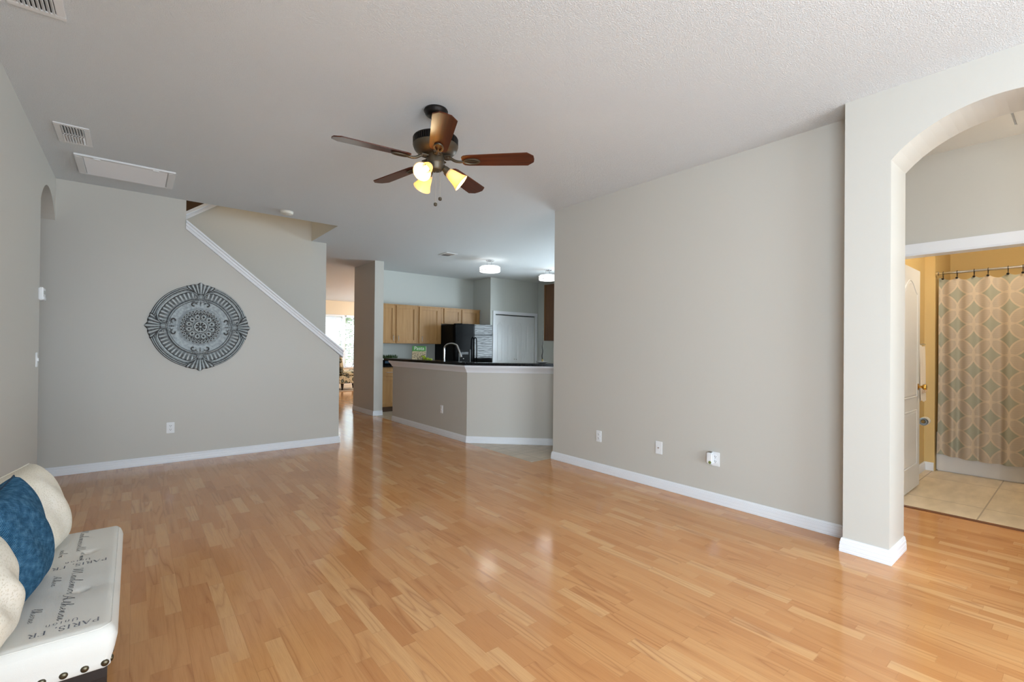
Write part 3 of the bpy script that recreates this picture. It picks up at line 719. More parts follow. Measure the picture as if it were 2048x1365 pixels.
# ------------------------------------------------------------------ ceiling fan
FC = Vector((1.546, 2.74, 0))
def fan():
    t = thing('ceiling_fan', 'bronze ceiling fan with five mahogany blades and lit amber glass shades', 'ceiling fan', (FC.x, FC.y, H))
    z = lambda v: v-H
    B().lathe([(.076, 0), (.080, -.010), (.074, -.018), (.070, -.030), (.058, -.040), (.02, -.044)], 40).build('canopy', DBRONZE, t, smooth=35)
    B().lathe([(.013, z(2.80)), (.013, z(2.67))], 16).build('downrod', DBRONZE, t, smooth=60)
    B().lathe([(.03, z(2.69)), (.05, z(2.675)), (.115, z(2.668)), (.146, z(2.655)), (.149, z(2.648))], 48).build('motor_top', DBRONZE, t, smooth=35)
    b = B().lathe([(.141, z(2.65)), (.141, z(2.602))], 60, caps=False)
    for k in range(60):
        b.box(.139, .149, -.0042, .0042, z(2.604), z(2.648), Mloc(rz=2*pi*k/60))
    b.build('motor_vents', DBRONZE, t)
    B().lathe([(.149, z(2.606)), (.147, z(2.596)), (.138, z(2.575)), (.118, z(2.556)), (.09, z(2.545)), (.062, z(2.542))], 48).build('motor_housing', BRONZE, t, smooth=35)
    B().lathe([(.056, z(2.545)), (.057, z(2.49)), (.052, z(2.483)), (.050, z(2.455)), (.042, z(2.443)), (.02, z(2.436)), (.008, z(2.434))], 36).build('switch_housing', BRONZE, t, smooth=35)
    zb = z(2.502)
    for k in range(5):
        ang = radians(-43.5+72*k+(.5 if k else 0))
        # blade outline: narrow root, wider clipped-corner tip
        half = [(.178, .036), (.19, .050), (.22, .057), (.40, .064), (.612, .070), (.652, .034), (.656, .0)]
        out = [(x, y) for x, y in half] + [(x, -y) for x, y in half[::-1][1:]]
        M = Mloc(0, 0, zb, rz=ang) @ Matrix.Rotation(radians(-11), 4, 'X')
        bl = bpy.data.objects.new('tmp', None)
        b = B().prism(out, 2, 0, .007)
        o = b.build('blade', BLADE, t, bevel=.0015); bpy.data.objects.remove(bl)
        o.matrix_local = M
        # blade iron: arm and pierced oval plate under the blade
        ir = B(); n = 28
        ring = [(.242+.052*cos(2*pi*i/n), .026*sin(2*pi*i/n), -.006) for i in range(n)]
        ir.tube(ring, .0062, 8, closed=True)
        ir.box(.195, .29, -.004, .004, -.009, -.002)
        ir.tube(catmull([(.065, 0, .028), (.10, 0, .020), (.13, 0, .002), (.16, 0, -.006), (.19, 0, -.006)]), lambda q: .011-.003*q, 10)
        ir.box(.06, .105, -.026, .026, .022, .030)
        for y in (-.012, .012): ir.sphere((.085, y, .019), .006)
        oi = ir.build('blade_iron', BRONZE, t, smooth=40); oi.matrix_local = M
    # light kit: three fitters with bell shades
    for k in range(3):
        az = radians(-28+120*k)
        M = Mloc(0, 0, z(2.472), rz=az) @ Matrix.Translation((.044, 0, 0)) @ Matrix.Rotation(radians(180-52), 4, 'Y')
        a = B().lathe([(.012, -.03), (.012, .012), (.021, .018), (.024, .034), (.024, .052), (.027, .058), (.027, .064)], 24).build('lamp_arm', BRONZE, t, smooth=40); a.matrix_local = M
        prof = [(.0255, .052), (.030, .060), (.037, .085), (.042, .11), (.048, .135), (.058, .158), (.0615, .164)]
        full = prof + [(r-.003, zz) for r, zz in prof[::-1]]
        s = B().lathe(full, 36, caps=False).build('lamp_shade', SHADE, t, smooth=50); s.matrix_local = M
        bu = B().sphere((0, 0, .100), .021, sc=(1, 1, 1.25)).build('bulb', BULB, t, smooth=60); bu.matrix_local = M
        w = Matrix.Translation((FC.x, FC.y, H)) @ M
        p = w @ Vector((0, 0, .133)); point('fan_lamp', p, 2.2, (1, .80, .50), .022)
    for (x, y, zz) in ((.026, -.02, 2.254), (.003, .0, 2.218)):
        pts = [(x*.9, y*.9, z(2.44)), (x, y, z(zz+.012))]
        c = B().tube([Vector(pts[0]).lerp(Vector(pts[1]), q/6) for q in range(7)], .0011, 6).build('pull_chain', mat('pale_chain', (190, 184, 172), .35, .8), t)
        B().lathe([(.004, .012), (.011, .008), (.012, 0), (.011, -.008), (.004, -.012)], 16, Mloc(x, y, z(zz))).build('pull_knob', BRONZE, c, smooth=40)
fan()

# ------------------------------------------------------------------ kitchen ceiling lights
def klight(label, x, y):
    t = thing('flush_mount_light', label, 'ceiling light', (x, y, H), 0, 'kitchen ceiling lights')
    B().lathe([(.075, 0), (.075, -.014), (.06, -.022), (.02, -.024)], 32).build('canopy', CHROME, t, smooth=35)
    for k in range(3):
        a = 2*pi*k/3+.4; B().tube([(.05*cos(a), .05*sin(a), -.02), (.055*cos(a), .055*sin(a), -.105)], .005, 8).build('rod', CHROME, t, smooth=60)
    B().lathe([(.10, -.10), (.10, -.108), (.03, -.112)], 32).build('lamp_plate', CHROME, t, smooth=35)
    g = [(.105, -.112), (.165, -.118), (.182, -.135), (.184, -.20), (.172, -.216), (.05, -.220), (.0, -.220)]
    B().lathe(g, 40, caps=False).build('glass_drum', GLASS, t, smooth=50)
    B().lathe([(.178, -.128), (.186, -.133), (.186, -.137)], 40, caps=False).lathe([(.184, -.198), (.187, -.203), (.184, -.208)], 40, caps=False).build('glass_rim', WHITE, t, smooth=50)
    for k in range(3):
        a = 2*pi*k/3-.6; bx, by = .085*cos(a), .085*sin(a)
        so = B().lathe([(.014, -.108), (.014, -.135)], 12, Mloc(bx, by, 0)).build('socket', CHROME, t)
        B().sphere((bx, by, -.158), .026).build('bulb', CBULB, so, smooth=60)
    point('kitchen_lamp', (x, y, H-.165), 1.0, (1, .97, .92), .15)
klight('flush clear glass ceiling light over kitchen, the one beside the register', 4.97, 6.80)
klight('flush clear glass ceiling light over kitchen, the one beside the wall edge', 6.45, 6.85)

# ------------------------------------------------------------------ kitchen cabinets
def cab_door(b, x0, x1, z0, z1, y):
    f = .058
    b.box(x0, x0+f, y, y+.02, z0, z1).box(x1-f, x1, y, y+.02, z0, z1).box(x0+f, x1-f, y, y+.02, z0, z0+f).box(x0+f, x1-f, y, y+.02, z1-f, z1)
    b.box(x0+f, x1-f, y+.016, y+.02, z0+f, z1-f)
    b.box(x0+f, x0+f+.010, y+.010, y+.017, z0+f, z1-f).box(x1-f-.010, x1-f, y+.010, y+.017, z0+f, z1-f).box(x0+f, x1-f, y+.010, y+.017, z1-f-.010, z1-f).box(x0+f, x1-f, y+.010, y+.017, z0+f, z0+f+.010)
def handle(x, y, z0, z1, parent, horiz=False):
    b = B()
    if horiz: b.tube([(z0, y, x), (z0, y-.025, x), (z1, y-.025, x), (z1, y, x)], .0055, 8)
    else: b.tube([(x, y, z0), (x, y-.025, z0), (x, y-.025, z1), (x, y, z1)], .0055, 8)
    b.build('handle', STEEL, parent)
def upper(label, x0, x1, z0, z1, doors, yb=9.135, yf=8.83):
    t = thing('wall_cabinet', label, 'cabinet', (x0, yf+.02, z0), 0, 'maple wall cabinets')
    w, h = x1-x0, z1-z0
    B().box(0, w, 0.001, yb-yf-.02, 0, h).build('body', MAPLE, t)
    B().box(-.0, w, -.024, .0, h-.022, h).build('top_rail', MAPLE, t, bevel=.003)
    for d0, d1, hx in doors:
        b = B(); cab_door(b, d0-x0, d1-x0, .012, h-.024, -.02); o = b.build('door', MAPLE, t)
        if hx is not None: handle(hx-x0, -.02, .05, .155, o)
    return t
upper('double door maple wall cabinet nearest the wall stub', 3.60, 4.60, 1.335, 2.128, [(3.62, 4.10, 4.06), (4.13, 4.58, 4.17)])
upper('single door maple wall cabinet between double cabinet and fridge', 4.605, 5.175, 1.335, 2.128, [(4.645, 5.125, 4.70)])
upper('short double door maple wall cabinet above the black fridge', 5.18, 6.19, 1.775, 2.128, [(5.24, 5.665, None), (5.70, 6.14, None)])
t = thing('wall_cabinet', 'maple wall cabinet, colour darkened as backlit, hanging over bar beside the white door', 'cabinet', (7.25, 7.0, 1.436), 0, 'maple wall cabinets')
B().box(0, .375, 0, .80, 0, 1.265).build('body', MAPLE_BACKLIT, t)
B().box(-.02, 0, .755, .80, 0, 1.265).build('stile', mat('maple_shaded_stile', (122, 82, 46), .5), t); B().box(-.022, 0, .01, .745, .01, 1.255).build('door', MAPLE_BACKLIT, t, bevel=.003)
t = thing('base_cabinet', 'maple base cabinet with drawer beside the kitchen wall stub', 'cabinet', (3.60, 8.56, 0))
B().box(0, 1.56, 0, .57, .10, .87).build('body', MAPLE, t); B().box(0, 1.56, .07, .57, 0, .10).build('toe_kick', mat('toe_kick', (92, 66, 42), .6), t)
for k in range(3):
    x0 = .015+k*.52; o = B().box(x0, x0+.49, -.02, 0, .69, .85).build('drawer', MAPLE, t, bevel=.004); handle(.77, -.02, x0+.17, x0+.30, o, True)
    b = B(); cab_door(b, x0, x0+.49, .115, .675, -.02); o = b.build('door', MAPLE, t); handle(x0+.45, -.02, .52, .63, o)
tag(B().box(3.60, 5.165, 8.50, 9.135, .872, .912).build('countertop', GRAN, bevel=.005), 'black countertop on the base cabinet beneath the maple wall cabinets', 'countertop')
tag(B().prism([(3.385, 7.74), (3.385, 5.19), (4.70, 3.875), (5.05, 3.875), (3.70, 5.225), (3.70, 7.74)], 2, 1.031, 1.066).build('bar_top', GRAN, bevel=.006), 'black speckled bar top on the angled half wall', 'countertop')
# sink run behind the bar
t = thing('sink_cabinet', 'maple sink base behind the bar wall under black worktop', 'cabinet', (3.58, 5.4, 0))
B().box(0, .58, 0, 2.1, .1, .87).build('body', MAPLE, t); B().box(0, .5, 0, 2.1, 0, .1).build('toe_kick', LEGD, t)
tag(B().box(3.58, 4.20, 5.4, 7.5, .872, .912).build('sink_worktop', GRAN, bevel=.004), 'black worktop holding the tall faucet behind the bar', 'countertop')
t = thing('faucet', 'tall brushed steel gooseneck faucet rising behind the bar top', 'faucet', (3.88, 6.53, .912))
B().lathe([(.03, 0), (.03, .02), (.022, .03), (.021, .10), (.018, .12)], 20).build('base', STEEL, t, smooth=40)
nk = [(0, 0, .10), (0, 0, .26), (.0, -.0, .33)] + [(.07*(1-cos(a)), -.165*(1-cos(a))*.62, .33+.085*sin(a)) for a in [pi*q/10 for q in range(1, 9)]]
nk += [(.14, -.225, .30), (.15, -.245, .25)]
B().tube(catmull(nk, 5), .0135, 14).build('neck', STEEL, t, smooth=60)
B().tube([(.148, -.24, .262), (.156, -.258, .20)], lambda q: .016+.003*q, 14).build('spray_head', STEEL, t, smooth=40)
B().tube([(.0, .02, .06), (.0, .06, .07), (0, .085, .095)], .006, 10).build('handle', STEEL, t, smooth=40)
# fridge
t = thing('refrigerator', 'glossy black side by side refrigerator beside the white pantry door', 'refrigerator', (5.185, 8.30, 0))
B().box(0, .975, .075, .83, .02, 1.745).build('body', BLACKM, t, bevel=.006)
B().box(.0, .475, 0, .07, .06, 1.765).build('freezer_door', BLACK, t, bevel=.012, seg=3)
B().box(.481, .975, 0, .07, .06, 1.765).build('fridge_door', FRIDGE, t, bevel=.012, seg=3)
for x in (.445, .512):
    B().tube(catmull([(x, -.002, .62), (x, -.045, .68), (x, -.055, 1.1), (x, -.045, 1.42), (x, -.002, 1.48)]), .011, 10).build('handle', BLACK, t, smooth=60)
DG = mat('dispenser_grey', (60, 61, 63), .3, .3); B().box(.37, .39, -.012, 0, .86, 1.22).build('dispenser_trim', DG, t); d = B().box(.09, .11, -.012, 0, .86, 1.22).build('dispenser_trim', DG, t)
B().box(.112, .368, -.008, 0, .86, 1.22).build('dispenser', BLACKM, d); B().box(.15, .33, -.010, -.006, 1.12, 1.17).build('display', mat('display_grey', (24, 25, 27), .3), d)
B().sphere((.2, -.014, 1.03), .022, sc=(1, .6, .5)).build('dispenser_lever', STEEL, d)
B().box(.02, .955, .02, .07, .0, .055).build('kick_grille', BLACKM, t)
B().box(.1, .2, .02, .16, 1.745, 1.77).build('hinge_cover', BLACKM, t, bevel=.004); B().box(.78, .88, .02, .16, 1.745, 1.77).build('hinge_cover', BLACKM, t, bevel=.004)

# ------------------------------------------------------------------ things on the bar and counter
t = thing('bread_box', 'glossy black box with steel edge on counter under the grass planter', 'box', (3.66, 8.62, .912))
B().box(0, .44, 0, .3, 0, .098).build('body', BLACK, t, bevel=.008); B().tube([(.03, -.012, .02), (.03, -.012, .085)], .004, 8).build('handle', CHROME, t)
B().box(.14, .43, -.003, .0, .03, .075).build('panel', mat('blue_reflection', (60, 80, 100), .05), t)  # blue-grey plate paints a bluish window reflection on the box front
t = thing('grass_planter', 'low white tray of dark green grass on the black box', 'planter', (3.90, 8.77, 1.010))
B().box(-.21, .21, -.07, .07, 0, .022).build('tray', WHITE, t, bevel=.005)
g = B(); rg = random.Random(3)
for k in range(420):
    x, y = rg.uniform(-.2, .2), rg.uniform(-.06, .06); hgt = rg.uniform(.05, .095); dx, dy = rg.gauss(0, .018), rg.gauss(0, .018); w = .0035; a = rg.uniform(0, pi)
    cx, cy = cos(a)*w, sin(a)*w
    g.add([(x-cx, y-cy, .018), (x+cx, y+cy, .018), (x+dx*.5+cx*.8, y+dy*.5+cy*.8, .018+hgt*.6), (x+dx*.5-cx*.8, y+dy*.5-cy*.8, .018+hgt*.6), (x+dx, y+dy, .018+hgt)], [(0, 1, 2, 3), (3, 2, 4)])
o = g.build('grass', GREEN, t); o['kind'] = 'stuff'
# pasta book leaning on the bar top
bx, by = 3.475, 6.62
t = thing('cookbook', 'upright green Pasta cookbook standing on the bar top beside grapes', 'book', (bx, by, 1.067), radians(-41))
Mb = Matrix.Rotation(radians(-8), 4, 'X')
B().box(-.105, .105, 0, .022, .002, .212, Mb).build('pages', PAPER, t)
B().box(-.108, .108, -.003, 0, 0, .216, Mb).box(-.108, .108, .022, .025, 0, .216, Mb).build('cover', BKPHOTO, t)
B().box(-.108, .108, -.0036, -.003, .135, .216, Mb).build('title_band', BKGREEN, t)
B().box(-.111, -.108, -.003, .025, 0, .216, Mb).build('spine', BLACKM, t)
def text_mesh(txt, size, m, name, parent, M, extr=.0004):
    cu = bpy.data.curves.new(name, 'FONT'); cu.body = txt; cu.size = size; cu.align_x = 'CENTER'; cu.extrude = extr
    o = bpy.data.objects.new('tmp_text', cu); COL.objects.link(o)
    dg = bpy.context.evaluated_depsgraph_get(); me = bpy.data.meshes.new_from_object(o.evaluated_get(dg)); bpy.data.objects.remove(o)
    me.materials.clear(); me.materials.append(m); me.name = name
    q = bpy.data.objects.new(name, me); COL.objects.link(q); q.parent = parent; q.matrix_local = M; return q
text_mesh('Pasta', .078, mat('title_white', (240, 244, 238), .5), 'title', t, Mb @ Mloc(-.0, -.0042, .155, rx=pi/2))
gr = random.Random(5); g = thing('grape_bunch', 'bunch of pale green grapes lying against the Pasta cookbook', 'grapes', (3.50, 6.36, 1.067))
spots = []
for k in range(26):
    a = k/26; x = -.02+.0*a; y = .13-.27*a; rr = .045*(1-a*.75)
    p = (x+gr.uniform(-rr, rr)*.7, y+gr.uniform(-.02, .02), .012+gr.uniform(0, 1)*(.05*(1-a)))
    B().sphere(p, .0125, 10, 7).build('grape', GRAPE, g, smooth=60)
B().tube([(0, .13, .05), (0, .06, .04), (0, -.06, .02)], .003, 6).build('stem', mat('stem_green', (110, 110, 50), .7), g)
t = thing('twig_vase', 'black twisted twig stem in tan holder on a white oval dish on bar', 'ornament', (4.27, 4.63, 1.067))
B().lathe([(.03, 0), (.06, .012), (.066, .024), (.06, .024), (.03, .010)], 28, Matrix.Diagonal((1.5, 1, 1, 1))).build('dish', PORC, t, smooth=40)
B().lathe([(.012, .012), (.013, .03), (.010, .055)], 12).build('holder', mat('tan_ceramic', (176, 152, 96), .5), t, smooth=50)
B().tube(catmull([(0, 0, .05), (-.004, .003, .10), (.003, -.002, .16), (-.002, .003, .22), (.005, 0, .28), (.008, .0, .36), (.010, 0, .44)], 5), lambda q: .0065*(1-q)+.0012, 8).build('twig', BARK, t, smooth=60)

# ------------------------------------------------------------------ front room: blinds, chair, plant, rug, fill light
for (x0, x1, lb) in ((FX0+.03, mid-.065, 'white slatted blind in front window, left of the wide mullion'), (mid+.065, FX1-.03, 'white slatted blind in front window, right of the wide mullion')):
    t = thing('window_blind', lb, 'blind', ((x0+x1)/2, 16.46, FZ1-.03), 0, 'front window blinds'); w = (x1-x0)/2
    B().box(-w, w, -.025, .025, -.03, .015).build('headrail', WHITE, t)
    s = B()
    for k in range(34): s.box(-w, w, -.024, .024, -.0012, .0012, Mloc(0, 0, -.06-k*.0515, rx=radians(22)))
    s.build('slats', WHITE, t)
    s = B()
    for x in (-w*.55, w*.55): s.box(x-.009, x+.009, -.026, -.0245, -1.79, -.03)
    s.build('ladder_tape', WHITE, t); B().box(-w, w, -.024, .024, -1.805, -1.785).build('bottom_rail', WHITE, t)
t = thing('window_blind', 'white slatted blind in the kitchen window mirrored by the black fridge', 'blind', (7.60, (KW0+KW1)/2, KZ1-.03), pi/2); w = (KW1-KW0)/2-.02
B().box(-w, w, -.02, .02, -.03, .015).build('headrail', WHITE, t); s = B()
for k in range(24): s.box(-w, w, -.024, .024, -.0012, .0012, Mloc(0, 0, -.06-k*.0515, rx=radians(24)))
s.build('slats', WHITE, t); B().box(-w, w, -.02, .02, -1.30, -1.275).build('bottom_rail', WHITE, t)
t = thing('slipper_chair', 'armless chair in olive oval print with dark turned legs by window', 'chair', (4.80, 13.72, .011))
def rbox(b, x0, x1, y0, y1, z0, z1): return b.box(x0, x1, y0, y1, z0, z1)
rbox(B(), -.27, .42, -.33, .33, .19, .40).build('seat_base', CHAIRF, t, bevel=.02, seg=3)
rbox(B(), -.22, .44, -.32, .32, .385, .53).build('seat_cushion', CHAIRF, t, bevel=.05, seg=4)
b = B().box(-.07, .07, -.33, .33, 0, .62); o = b.build('backrest', CHAIRF, t, bevel=.045, seg=4); o.matrix_local = Mloc(-.165, 0, .44, ry=radians(-9))
for x in (-.07-.1, .36):
    for y in (-.27, .27):
        B().lathe([(.018, 0), (.026, .02), (.022, .05), (.036, .09), (.034, .12), (.04, .15), (.042, .19)], 16, Mloc(x if x > 0 else -.15, y, 0)).build('leg', LEGD, t, smooth=40)
tag(B().box(3.9, 6.5, 13.05, 15.4, .0, .010).build('area_rug', RUG, bevel=.004), 'flat tan rug under the oval print chair', 'rug')
t = thing('potted_plant', 'leafy dark green plant in pot beneath the front window', 'plant', (6.05, 15.75, 0))
B().lathe([(.11, 0), (.15, .28), (.155, .30), (.135, .30), (.13, .26)], 24).build('pot', mat('dark_pot', (60, 52, 46), .5), t, smooth=40)
B().lathe([(.13, .27), (.01, .275)], 24).build('soil', LEGD, t)
lp = random.Random(11)
for k in range(16):
    a = 2*pi*k/16+lp.uniform(-.2, .2); ln = lp.uniform(.3, .48); h0 = lp.uniform(.2, .42); b = B()
    def lf(u, v, a=a, ln=ln, h0=h0):
        q = u; w = .045*sin(pi*min(1, q*.98+.02))**.8*(v-.5)*2; r = ln*q; zz = .28+h0*sin(q*2.0)-.06*q*q
        return (r*cos(a)-w*sin(a), r*sin(a)+w*cos(a), zz+abs(v-.5)*.02)
    b.grid(lf, 10, 4).build('leaf', PLANTG, t, smooth=60)
# ------------------------------------------------------------------ outside the front window
struct(B().box(-20, 30, 16.66, 60, -.35, -.3).build('ground', LAWN))
def shrub(label, x, y, r, h, seed):
    t = thing('shrub', label, 'shrub', (x, y, -.3), 0, 'garden shrubs outside the front window'); q = random.Random(seed); b = B()
    for k in range(500):
        a = q.uniform(0, 2*pi); e = math.acos(q.uniform(-.4, 1)); rr = r*q.uniform(.75, 1.05)
        c = Vector((rr*sin(e)*cos(a), rr*sin(e)*sin(a), h*.5+h*.55*cos(e))); s = .09
        d1 = Vector((q.gauss(0, 1), q.gauss(0, 1), q.gauss(0, 1))).normalized()*s; d2 = Vector((q.gauss(0, 1), q.gauss(0, 1), q.gauss(0, 1))).normalized()*s*.6
        b.add([c-d1, c+d2, c+d1, c-d2], [(0, 1, 2, 3)])
    b.build('foliage', BUSH, t); B().lathe([(.08, 0), (.05, h*.6)], 10).build('stem', LEGD, t)
shrub('tall bright shrub outside front window, the one behind the right blind', 7.6, 20.5, .7, 2.9, 1)
shrub('low shrub outside front window, the one behind the left blind', 5.6, 19.0, .75, 1.25, 2)
shrub('low shrub outside front window, the one nearest the sill plant', 7.25, 18.2, .5, .95, 3)
t = thing('neighbour_house', 'pale stucco house seen through the front window blinds', 'building', (6, 34, -.3))
B().box(-8, 3, 0, 6, 0, 3).build('wall', STUCCO, t); B().prism([(-8.4, 3), (3.4, 3), (-2.5, 5.2)], 1, -.3, 6.3).build('roof', mat('roof_shingle', (150, 128, 116), .9), t)
b = B(); b.box(-5, -3.6, -.02, 0, 1, 2.2).build('window', mat('dark_window', (50, 60, 70), .1), t); B().box(-1, .4, -.02, 0, 1, 2.2).build('window', mat('dark_window_b', (50, 60, 70), .1), t)
point('front_room_fill', (7.9, 13.2, 2.3), 200, (.88, .95, 1.0), .12)  # added fill near the ceiling to brighten it, no lamp modelled

# ------------------------------------------------------------------ bathroom
t = thing('bathtub', 'white bathtub with plain apron behind the shower curtain', 'bathtub', (6.70, -.45, 0))
B().box(0, .05, -1.5, 1.49, .001, .42).build('apron', PORC, t, bevel=.01)
b = B().box(.05, .09, -1.5, 1.49, .36, .42).box(.70, .775, -1.5, 1.49, .0, .42).box(.09, .70, -1.5, 1.49, .06, .1).box(.09, .70, 1.40, 1.49, .1, .42).box(.09, .70, -1.5, -1.4, .1, .42); b.build('basin', PORC, t, bevel=.01)
t = thing('shower_rod', 'thin chrome shower rod above the leaf print curtain', 'rod', (6.65, 1.043, 2.10))
B().tube([(0, 0, 0), (0, -1.4, 0), (0, -3.0, 0)], .0125, 14).build('tube', CHROME, t, smooth=60); B().lathe([(.024, 0), (.024, .02), (.0135, .03), (.0135, .06)], 20, Mloc(rx=pi/2)).build('flange', CHROME, t, smooth=40)
hooks = [.984, .876, .749, .649, .511, .412, .29, .17, .05, -.08, -.2, -.33]
t = thing('shower_curtain', 'beige shower curtain printed with overlapping leaf circles hanging from rod', 'curtain', (0, 0, 0))
def sag(y):
    for a, c in zip(hooks[:-1], hooks[1:]):
        if c <= y <= a: q = (y-c)/(a-c); return .035*4*q*(1-q)*((a-c)/.13)**1.2
    return 0
def cur(u, v):
    y = 1.018-u*1.36; z0, z1 = .185-.02*sin(u*5), 2.052-sag(y)
    am = .012+.018*v
    x = 6.655+am*sin(u*62+.6*sin(u*9))+.010*sin(u*23+1)*v - .02*v
    return (x, y+.012*cos(u*50)*v - .012*(v-.0)*sin(3*v)*(1-u), z1+(z0-z1)*v)
B().grid(cur, 260, 40).build('cloth', CURT, t, smooth=80)
for k, y in enumerate(hooks):
    ring = [(6.652+.019*sin(2*pi*i/14), y, 2.085+.034*cos(2*pi*i/14)) for i in range(14)]
    rg_ = B().tube(ring, .0022, 6, closed=True).build('ring', DBRONZE, t, smooth=60)
    B().sphere((6.632, y, 2.040), .011).build('hook_cap', DBRONZE, rg_, smooth=60)
t = thing('hand_towel', 'folded white hand towel hanging on bathroom wall behind the open door', 'towel', (6.16, 1.075, 0))
def tw(u, v): return (-.11+.22*u+.006*sin(v*6), -.008-.012*sin(u*pi*3)**2-.01*v, 1.34-.55*v-.02*sin(u*3))
b = B().grid(tw, 16, 20); b.grid(lambda u, v: (lambda p: (p[0], p[1]+.028, p[2]))(tw(u, v)), 16, 20); b.build('cloth', TOWEL, t, smooth=70)
s = B(); 
for zz in (.86, .875, .89): s.box(-.11, .11, -.034, -.030, zz, zz+.006)
s.build('border', mat('peach_stripe', (226, 196, 168), .9), t)
B().tube([(-.17, .053, 1.345), (-.17, .0, 1.345), (.17, .0, 1.345), (.17, .053, 1.345)], .008, 10).build('towel_bar', CHROME, t, smooth=50)
t = thing('toilet_paper_roll', 'white toilet paper roll on its holder below the towel', 'toilet paper', (6.33, 1.075, .555))
Mx = Matrix.Rotation(pi/2, 4, 'Y')
B().lathe([(.040, -.05), (.042, -.048), (.042, .048), (.040, .05), (.02, .05), (.02, -.05)], 28, Mx, caps=False).add([], []).build('roll', PAPER, t, smooth=40)
B().lathe([(.0195, -.046), (.0195, .046)], 20, Mx).build('core', BLACKM, t); B().lathe([(.015, -.06), (.017, -.05), (.017, .06)], 20, Mx).build('spindle', CHROME, t, smooth=40)
B().box(.058, .066, -.01, .054, -.012, .012).build('bracket', CHROME, t)
strip([(5.06, 1.13), (6.64, 1.13), (6.64, 1.05)], BASE, 'baseboard_bathroom')
t = thing('vanity_light', 'warm globe ceiling light of the bathroom above the doorway', 'ceiling light', (5.75, .1, H))
B().lathe([(.10, 0), (.10, -.02), (.06, -.03)], 24).build('base', BRASS, t, smooth=40); B().sphere((0, 0, -.09), .075).build('globe', mat('lit_globe', (255, 220, 160), emit=(255, 206, 130), es=3), t, smooth=60)
point('bathroom_lamp', (5.75, .1, H-.30), 28, (1, .85, .64), .09)

# ------------------------------------------------------------------ bench with pillows
BX0, BX1, BY0, BY1, BZ0, BZ1 = XL+.02, -.030, 1.765, 2.745, .339, .462
TUFT = ((-.125, 2.09), (-.40, 2.09), (-.125, 2.45), (-.40, 2.45))
def seat_z(x, y):
    r = .032; dx = min(x-BX0, BX1-x); dy = min(y-BY0, BY1-y)
    if dx < r and dy < r: d = r-hypot(r-dx, r-dy)
    else: d = min(dx, dy)
    z = BZ1; d = max(0, min(r, d)); z -= r*.85*(1-sqrt(max(0, 1-((r-d)/r)**2)))
    for tx, ty in TUFT: q = hypot(x-tx, y-ty); z -= .010*exp(-(q/.016)**2)+.0035*exp(-(q/.06)**2)
    z -= .0015*sin(y*31+x*8)*exp(-((y-2.09)/.1)**2)
    return z
bench = thing('upholstered_bench', 'white linen bench with script print and bronze nailheads against left wall', 'bench', (0, 0, 0))
def cornered(x, y, r=.03):
    cx = min(max(x, BX0+r), BX1-r); cy = min(max(y, BY0+r), BY1-r); dx, dy = x-cx, y-cy; d = hypot(dx, dy)
    if abs(dx) > 0 and abs(dy) > 0 and d > r: return cx+dx/d*r, cy+dy/d*r
    return x, y
def top(u, v):
    e = lambda q: .5-.5*cos(pi*min(1, max(0, q))) if False else q
    x, y = BX0+(BX1-BX0)*e(u), BY0+(BY1-BY0)*e(v); z = seat_z(x, y); x, y = cornered(x, y); return (x, y, z)
b = B().grid(top, 90, 140); b.build('seat', LINEN, bench, smooth=70)
per = []
for i in range(91): per.append(cornered(BX0+(BX1-BX0)*i/90, BY0))
for i in range(1, 141): per.append(cornered(BX1, BY0+(BY1-BY0)*i/140))
for i in range(1, 91): per.append(cornered(BX1-(BX1-BX0)*i/90, BY1))
for i in range(1, 140): per.append(cornered(BX0, BY1-(BY1-BY0)*i/140))
ccx, ccy = (BX0+BX1)/2, (BY0+BY1)/2
sk = B(); n = len(per); lv = []
for zz, off in ((BZ1-.0272, 0), (BZ1-.04, .003), (BZ0+.05, -.003), (BZ0+.022, -.010), (BZ0+.004, -.012), (BZ0, -.017)):
    for (x, y) in per:
        nx = (1 if x > BX1-.02 else -1 if x < BX0+.02 else 0); ny = (1 if y > BY1-.02 else -1 if y < BY0+.02 else 0); l = hypot(nx, ny) or 1
        lv.append((x+nx/l*off, y+ny/l*off, zz))
fs = [(k*n+i, k*n+(i+1) % n, (k+1)*n+(i+1) % n, (k+1)*n+i) for k in range(5) for i in range(n)] + [[5*n+i for i in range(n)]]
sk.add(lv, fs).build('skirt', LINEN, bench, smooth=50)
seam = [(x, y, seat_z(min(max(x, BX0+.006), BX1-.006), min(max(y, BY0+.006), BY1-.006))+.0005) for x, y in [cornered(a, c) for a, c in [(ccx+(p[0]-ccx)*.955, ccy+(p[1]-ccy)*.974) for p in per]]]
seam = [(x, y, seat_z(x, y)-.0002) for x, y, _ in seam]
B().tube(seam[::2], .0014, 6, closed=True).build('piping', LINEN, bench, smooth=60)
nl = B().sphere((0, 0, 0), .0095, 14, 8, (1, .55, 1)).build('nailhead', NAIL, bench, loc=(-.054, BY0+.0100, BZ0+.016), smooth=60)
for k in range(1, 12):
    c = nl.copy(); COL.objects.link(c); c.location = (-.054-.0432*k, BY0+.0100, BZ0+.016)
for k in range(22):
    c = nl.copy(); COL.objects.link(c); c.location = (BX1-.0105, BY0+.03+.0432*k, BZ0+.016); c.rotation_euler = (0, 0, pi/2)
B().box(BX0+.02, BX1-.02, BY0+.02, BY1-.02, BZ0-.03, BZ0-.001).build('rail', LEGD, bench)
